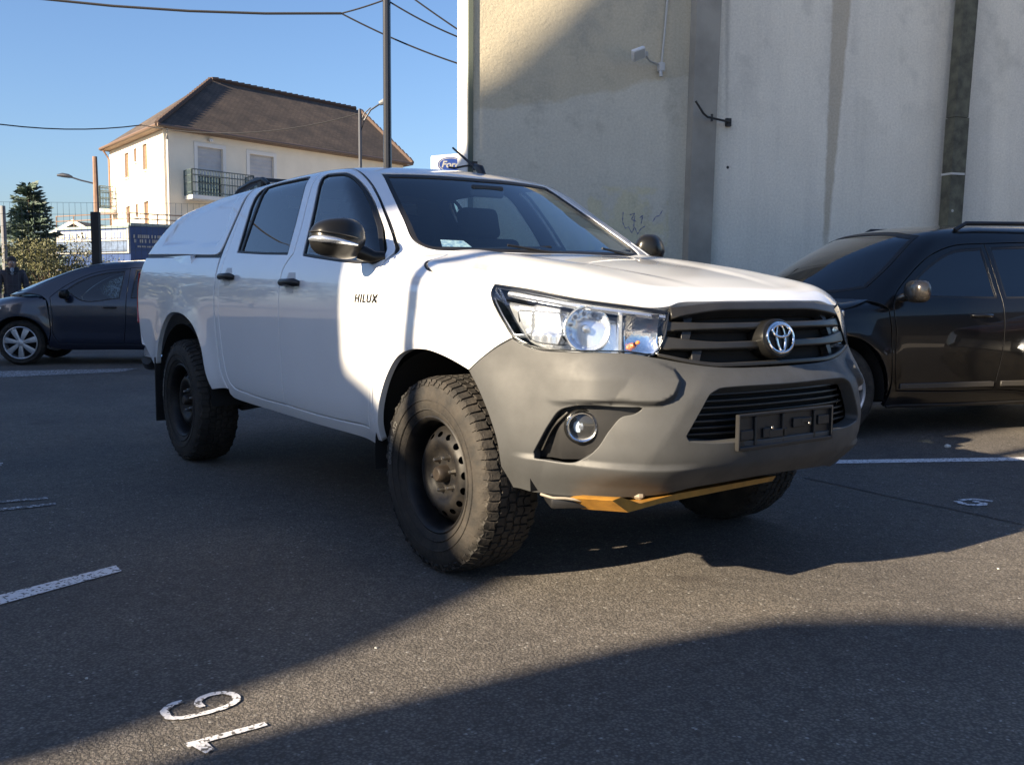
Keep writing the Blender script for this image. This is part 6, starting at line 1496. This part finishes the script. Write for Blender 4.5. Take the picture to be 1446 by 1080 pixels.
ss = [(-.425, .24), (-.455, .36), (-.45, .60), (-.44, .85), (-.42, .98), (-.36, 1.02), (-3.34, .28)]+arc(-2.89, A2r, -8, 188, 16, .36)[::-1]+[(-2.3, .225), (-1.4, .215), (-.6, .22)]
sp_ = dict(hx=-.42, wb=2.89, R=.36, W=.22, rr=.235, yw=.905, ar=A2r, spokes=5, cap=SILV, side=ss, nf=6, nlow=6, rear=ss_rear, basey=[.66, .55, .45, .35, .25, .12], doors=[D1, D2], wins=[w1, w2], handles=[(-1.18, .93), (-2.18, .93)], quarter=w3,
    fender=[(-.418, .985), (-.436, .85), (-.447, .6), (-.450, .40), (-.424, .32)]+arc(0, A2r, -4, 176, 15, .36)[::-1]+[(.46, .42), (.48, .60), (.54, .72), (.34, .80), (.28, .88), (.26, .94), (0, .975), (-.2, .995)],
    bumper=[(1.40, .62), (1.0, .62), (.75, .66), (.54, .72), (.48, .60), (.46, .42), (.45, .30), (.7, .25), (1.40, .24)],
    grille=[(1.40, .84), (.95, .84), (.97, .64), (1.40, .64)], lamp=[(.26, .94), (.28, .88), (.34, .80), (.56, .73), (.76, .68), (.92, .66), (.93, .82), (.7, .88), (.45, .92)],
    hood=[(.05, 0), (0, .35), (-.15, .62), (-.38, .88), (-.1, .98), (.2, 1.02), (.45, 1.0), (.66, .80), (.78, .45), (.80, 0)],
    screen=[(0, 1.09), (-.35, 1.095), (-.62, 1.105), (-.73, 1.14), (-.70, 1.26), (-.62, 1.45), (-.57, 1.55), (-.3, 1.59), (0, 1.60)],
    roof=[(-.80, 0), (-.86, .32), (-1.0, .60), (-1.6, .60), (-2.4, .60), (-3.2, .58), (-3.5, .40), (-3.55, 0)],
    back=[(-.66, .35), (.66, .35), (.70, 1.0), (.58, 1.48), (-.58, 1.48), (-.70, 1.0)], dash=-.30, seat=-1.5, mirror=(-.56, -1.04, 1.115), mr=(.075, .125, .085), mm=mat('dark_chrome_mirror', (.16, .14, .12), .22, metal=.8), hm=BLACKC,
    mould=[([(-.55, .375), (-1.43, .375), (-1.43, .415), (-.55, .415)], mat('dull_side_moulding', (.05, .047, .044), .35)), ([(-1.50, .375), (-2.25, .375), (-2.30, .415), (-1.50, .415)], bpy.data.materials['dull_side_moulding'] if 'dull_side_moulding' in bpy.data.materials else BLKP), ([(-.46, .228), (-1.4, .222), (-2.3, .232), (-2.3, .255), (-1.4, .245), (-.46, .25)], BLKP)])
suv = build_car(SUV, 'people_carrier', 'black people carrier with dark windows parked side on to the right of the pickup', BLACKC, GL_CAR2, sp_)
for s in (-1, 1):
    q = B(); tube(q, [(-1.25, s*.60, 1.60), (-1.35, s*.60, 1.655), (-2.2, s*.61, 1.67), (-3.1, s*.59, 1.645), (-3.2, s*.59, 1.60)], .018, 8); obj('roof_rail', q, BLKP, suv)
park(suv, Vector((-1.18, 3.357, 0)), (-.3292, -.9443, 0), .905)
KIDS = {}
def snap(o):
    KIDS[o.name] = [c.name for c in bpy.data.objects if c.parent == o]
    for n_ in KIDS[o.name]: snap(bpy.data.objects[n_])
snap(suv); snap(hatch)
hatch['group'] = 'cars parked in the bays'; suv['group'] = 'cars parked in the bays'
red = copy_tree(hatch); red['label'] = 'dark red hatchback whose grey bumper corner just enters the right edge'
for c in [c for c in bpy.data.objects if c.parent == red and c.type == 'MESH' and c.data.materials and c.data.materials[0] == NAVY]:
    c.data = c.data.copy(); c.data.materials[0] = (RUBT if c.name.startswith('front_bumper') else MAROON)
park(red, Vector((.87, 5.20, 0)), (-.3292, -.9443, 0), .84)
# ================================================================ the person at the far left
SKIN = mat('skin', (.35, .22, .16), .6); JACK = mat('purple_grey_jacket', (.060, .052, .062), .85, var=.3, vs=8, bump=.3, bs=40); HAIR = mat('dark_brown_hair', (.035, .022, .018), .7, bump=.4, bs=60); SCARF = mat('black_collar', (.012, .012, .015), .8); SCW = mat('pale_scarf', (.42, .45, .50), .8, var=.4, vs=20); JEAN = mat('dark_trousers', (.03, .035, .05), .9)
per = empty('person', (0, 0, 0), 0, 'person in a dark grey purple jacket with black and white collar behind the blue hatchback', 'person')
def skin_fig(name, verts, edges, radii, m, parent, root=0, sub=2):
    me = bpy.data.meshes.new(name); me.from_pydata(verts, edges, []); o = bpy.data.objects.new(name, me); COL.objects.link(o)
    mo = o.modifiers.new('s', 'SKIN'); 
    if not me.skin_vertices: me.attributes
    sv = me.skin_vertices[0].data
    for i, r in enumerate(radii): sv[i].radius = r if isinstance(r, tuple) else (r, r); sv[i].use_root = (i == root)
    mo.use_smooth_shade = True; s2 = o.modifiers.new('u', 'SUBSURF'); s2.levels = sub; s2.render_levels = sub
    dg = bpy.context.evaluated_depsgraph_get(); dg.update(); m2 = bpy.data.meshes.new_from_object(o.evaluated_get(dg)); bpy.data.objects.remove(o)
    m2.name = name; m2.materials.clear(); m2.materials.append(m)
    for p in m2.polygons: p.use_smooth = True
    return link(bpy.data.objects.new(name, m2), parent)
# x = across, y = depth (face towards +x of person frame), standing 1.76 m
bv = [(0, 0, .98), (0, 0, 1.12), (0, 0, 1.30), (0, 0, 1.44), (0, -.01, 1.53), (0, .0, 1.60), (0, .01, 1.66), (0, .0, 1.72), (-.10, 0, .93), (-.11, .02, .50), (-.11, 0, .09), (-.11, .14, .05), (.10, 0, .93), (.11, .02, .50), (.11, 0, .09), (.11, .14, .05), (-.18, 0, 1.43), (-.26, .0, 1.16), (-.25, .12, .96), (.18, 0, 1.43), (.26, 0, 1.16), (.25, .12, .96), (-.25, .17, .89), (.25, .17, .89), (0, .085, 1.635)]
be = [(0, 1), (1, 2), (2, 3), (3, 4), (4, 5), (5, 6), (6, 7), (0, 8), (8, 9), (9, 10), (10, 11), (0, 12), (12, 13), (13, 14), (14, 15), (3, 16), (16, 17), (17, 18), (3, 19), (19, 20), (20, 21), (18, 22), (21, 23)]
br = [(.15, .11), (.15, .11), (.17, .12), (.13, .10), (.055, .055), (.075, .085), (.082, .095), (.06, .07), (.085, .085), (.055, .06), (.045, .05), (.035, .04), (.085, .085), (.055, .06), (.045, .05), (.035, .04), (.065, .065), (.05, .05), (.035, .035), (.065, .065), (.05, .05), (.035, .035), (.03, .022), (.03, .022)]
skin_fig('body', bv[:24], be, br, SKIN, per)
jv = [(0, 0, .84), (0, 0, 1.0), (0, 0, 1.12), (0, 0, 1.30), (0, 0, 1.43), (-.19, 0, 1.44), (-.27, .0, 1.16), (-.255, .115, .98), (.19, 0, 1.44), (.27, 0, 1.16), (.255, .115, .98), (0, 0, 1.49)]
je = [(0, 1), (1, 2), (2, 3), (3, 4), (4, 5), (5, 6), (6, 7), (4, 8), (8, 9), (9, 10), (4, 11)]
jr = [(.20, .15), (.185, .14), (.18, .135), (.20, .145), (.16, .125), .088, .070, .055, .088, .070, .055, (.10, .09)]
skin_fig('jacket', jv, je, jr, JACK, per)
tv = [(0, 0, .95), (-.10, 0, .90), (-.115, .02, .50), (-.11, 0, .12), (.10, 0, .90), (.115, .02, .50), (.11, 0, .12)]
skin_fig('trousers', tv, [(0, 1), (1, 2), (2, 3), (0, 4), (4, 5), (5, 6)], [(.16, .125), .098, .070, .062, .098, .070, .062], JEAN, per)
q = B(); superell(q, (0, -.022, 1.700), Matrix.Identity(3), (.090, .100, .095), 2.2, 2.2); superell(q, (0, -.055, 1.63), Matrix.Identity(3), (.080, .055, .09), 2.2, 2.2); obj('hair', q, HAIR, per, 80)
for s in (-1, 1):
    q = B(); superell(q, (s*.078, .0, 1.635), Matrix.Identity(3), (.012, .022, .034), 2, 2, 12, 8); obj('ear', q, SKIN, per, 80)
    q = B(); superell(q, (s*.031, .086, 1.655), Matrix.Identity(3), (.013, .008, .008), 2, 2, 12, 8); obj('eye', q, WHITE, per, 80)
q = B(); superell(q, (0, .098, 1.630), Matrix.Identity(3), (.013, .020, .026), 2, 2, 12, 8); obj('nose', q, SKIN, per, 80)
q = B(); superell(q, (0, .090, 1.590), Matrix.Identity(3), (.026, .008, .008), 2, 2, 12, 8); obj('mouth', q, mat('lips', (.30, .12, .10), .6), per, 80)
for s in (-1, 1):
    q = B(); tube(q, [(s*.03, .10, 1.42), (s*.085, .06, 1.50), (s*.09, -.03, 1.52), (s*.02, -.09, 1.50)], [.045, .055, .05, .035], 10); obj('collar', q, SCARF, per, 60)
q = B(); superell(q, (0, .085, 1.465), Matrix.Identity(3), (.045, .045, .085), 2.4, 2.2, 16, 10); obj('scarf', q, SCW, per, 60)
pd = Vector((CAM_P.x+22, CAM_P.y-4, 0))-Vector((0, 0, 0))
per.location = (-18.10, .70, 0); per.scale = (.92,)*3; per.rotation_euler = (0, 0, math.atan2(CAM_P.y-.7, CAM_P.x+18.1)-PI/2)
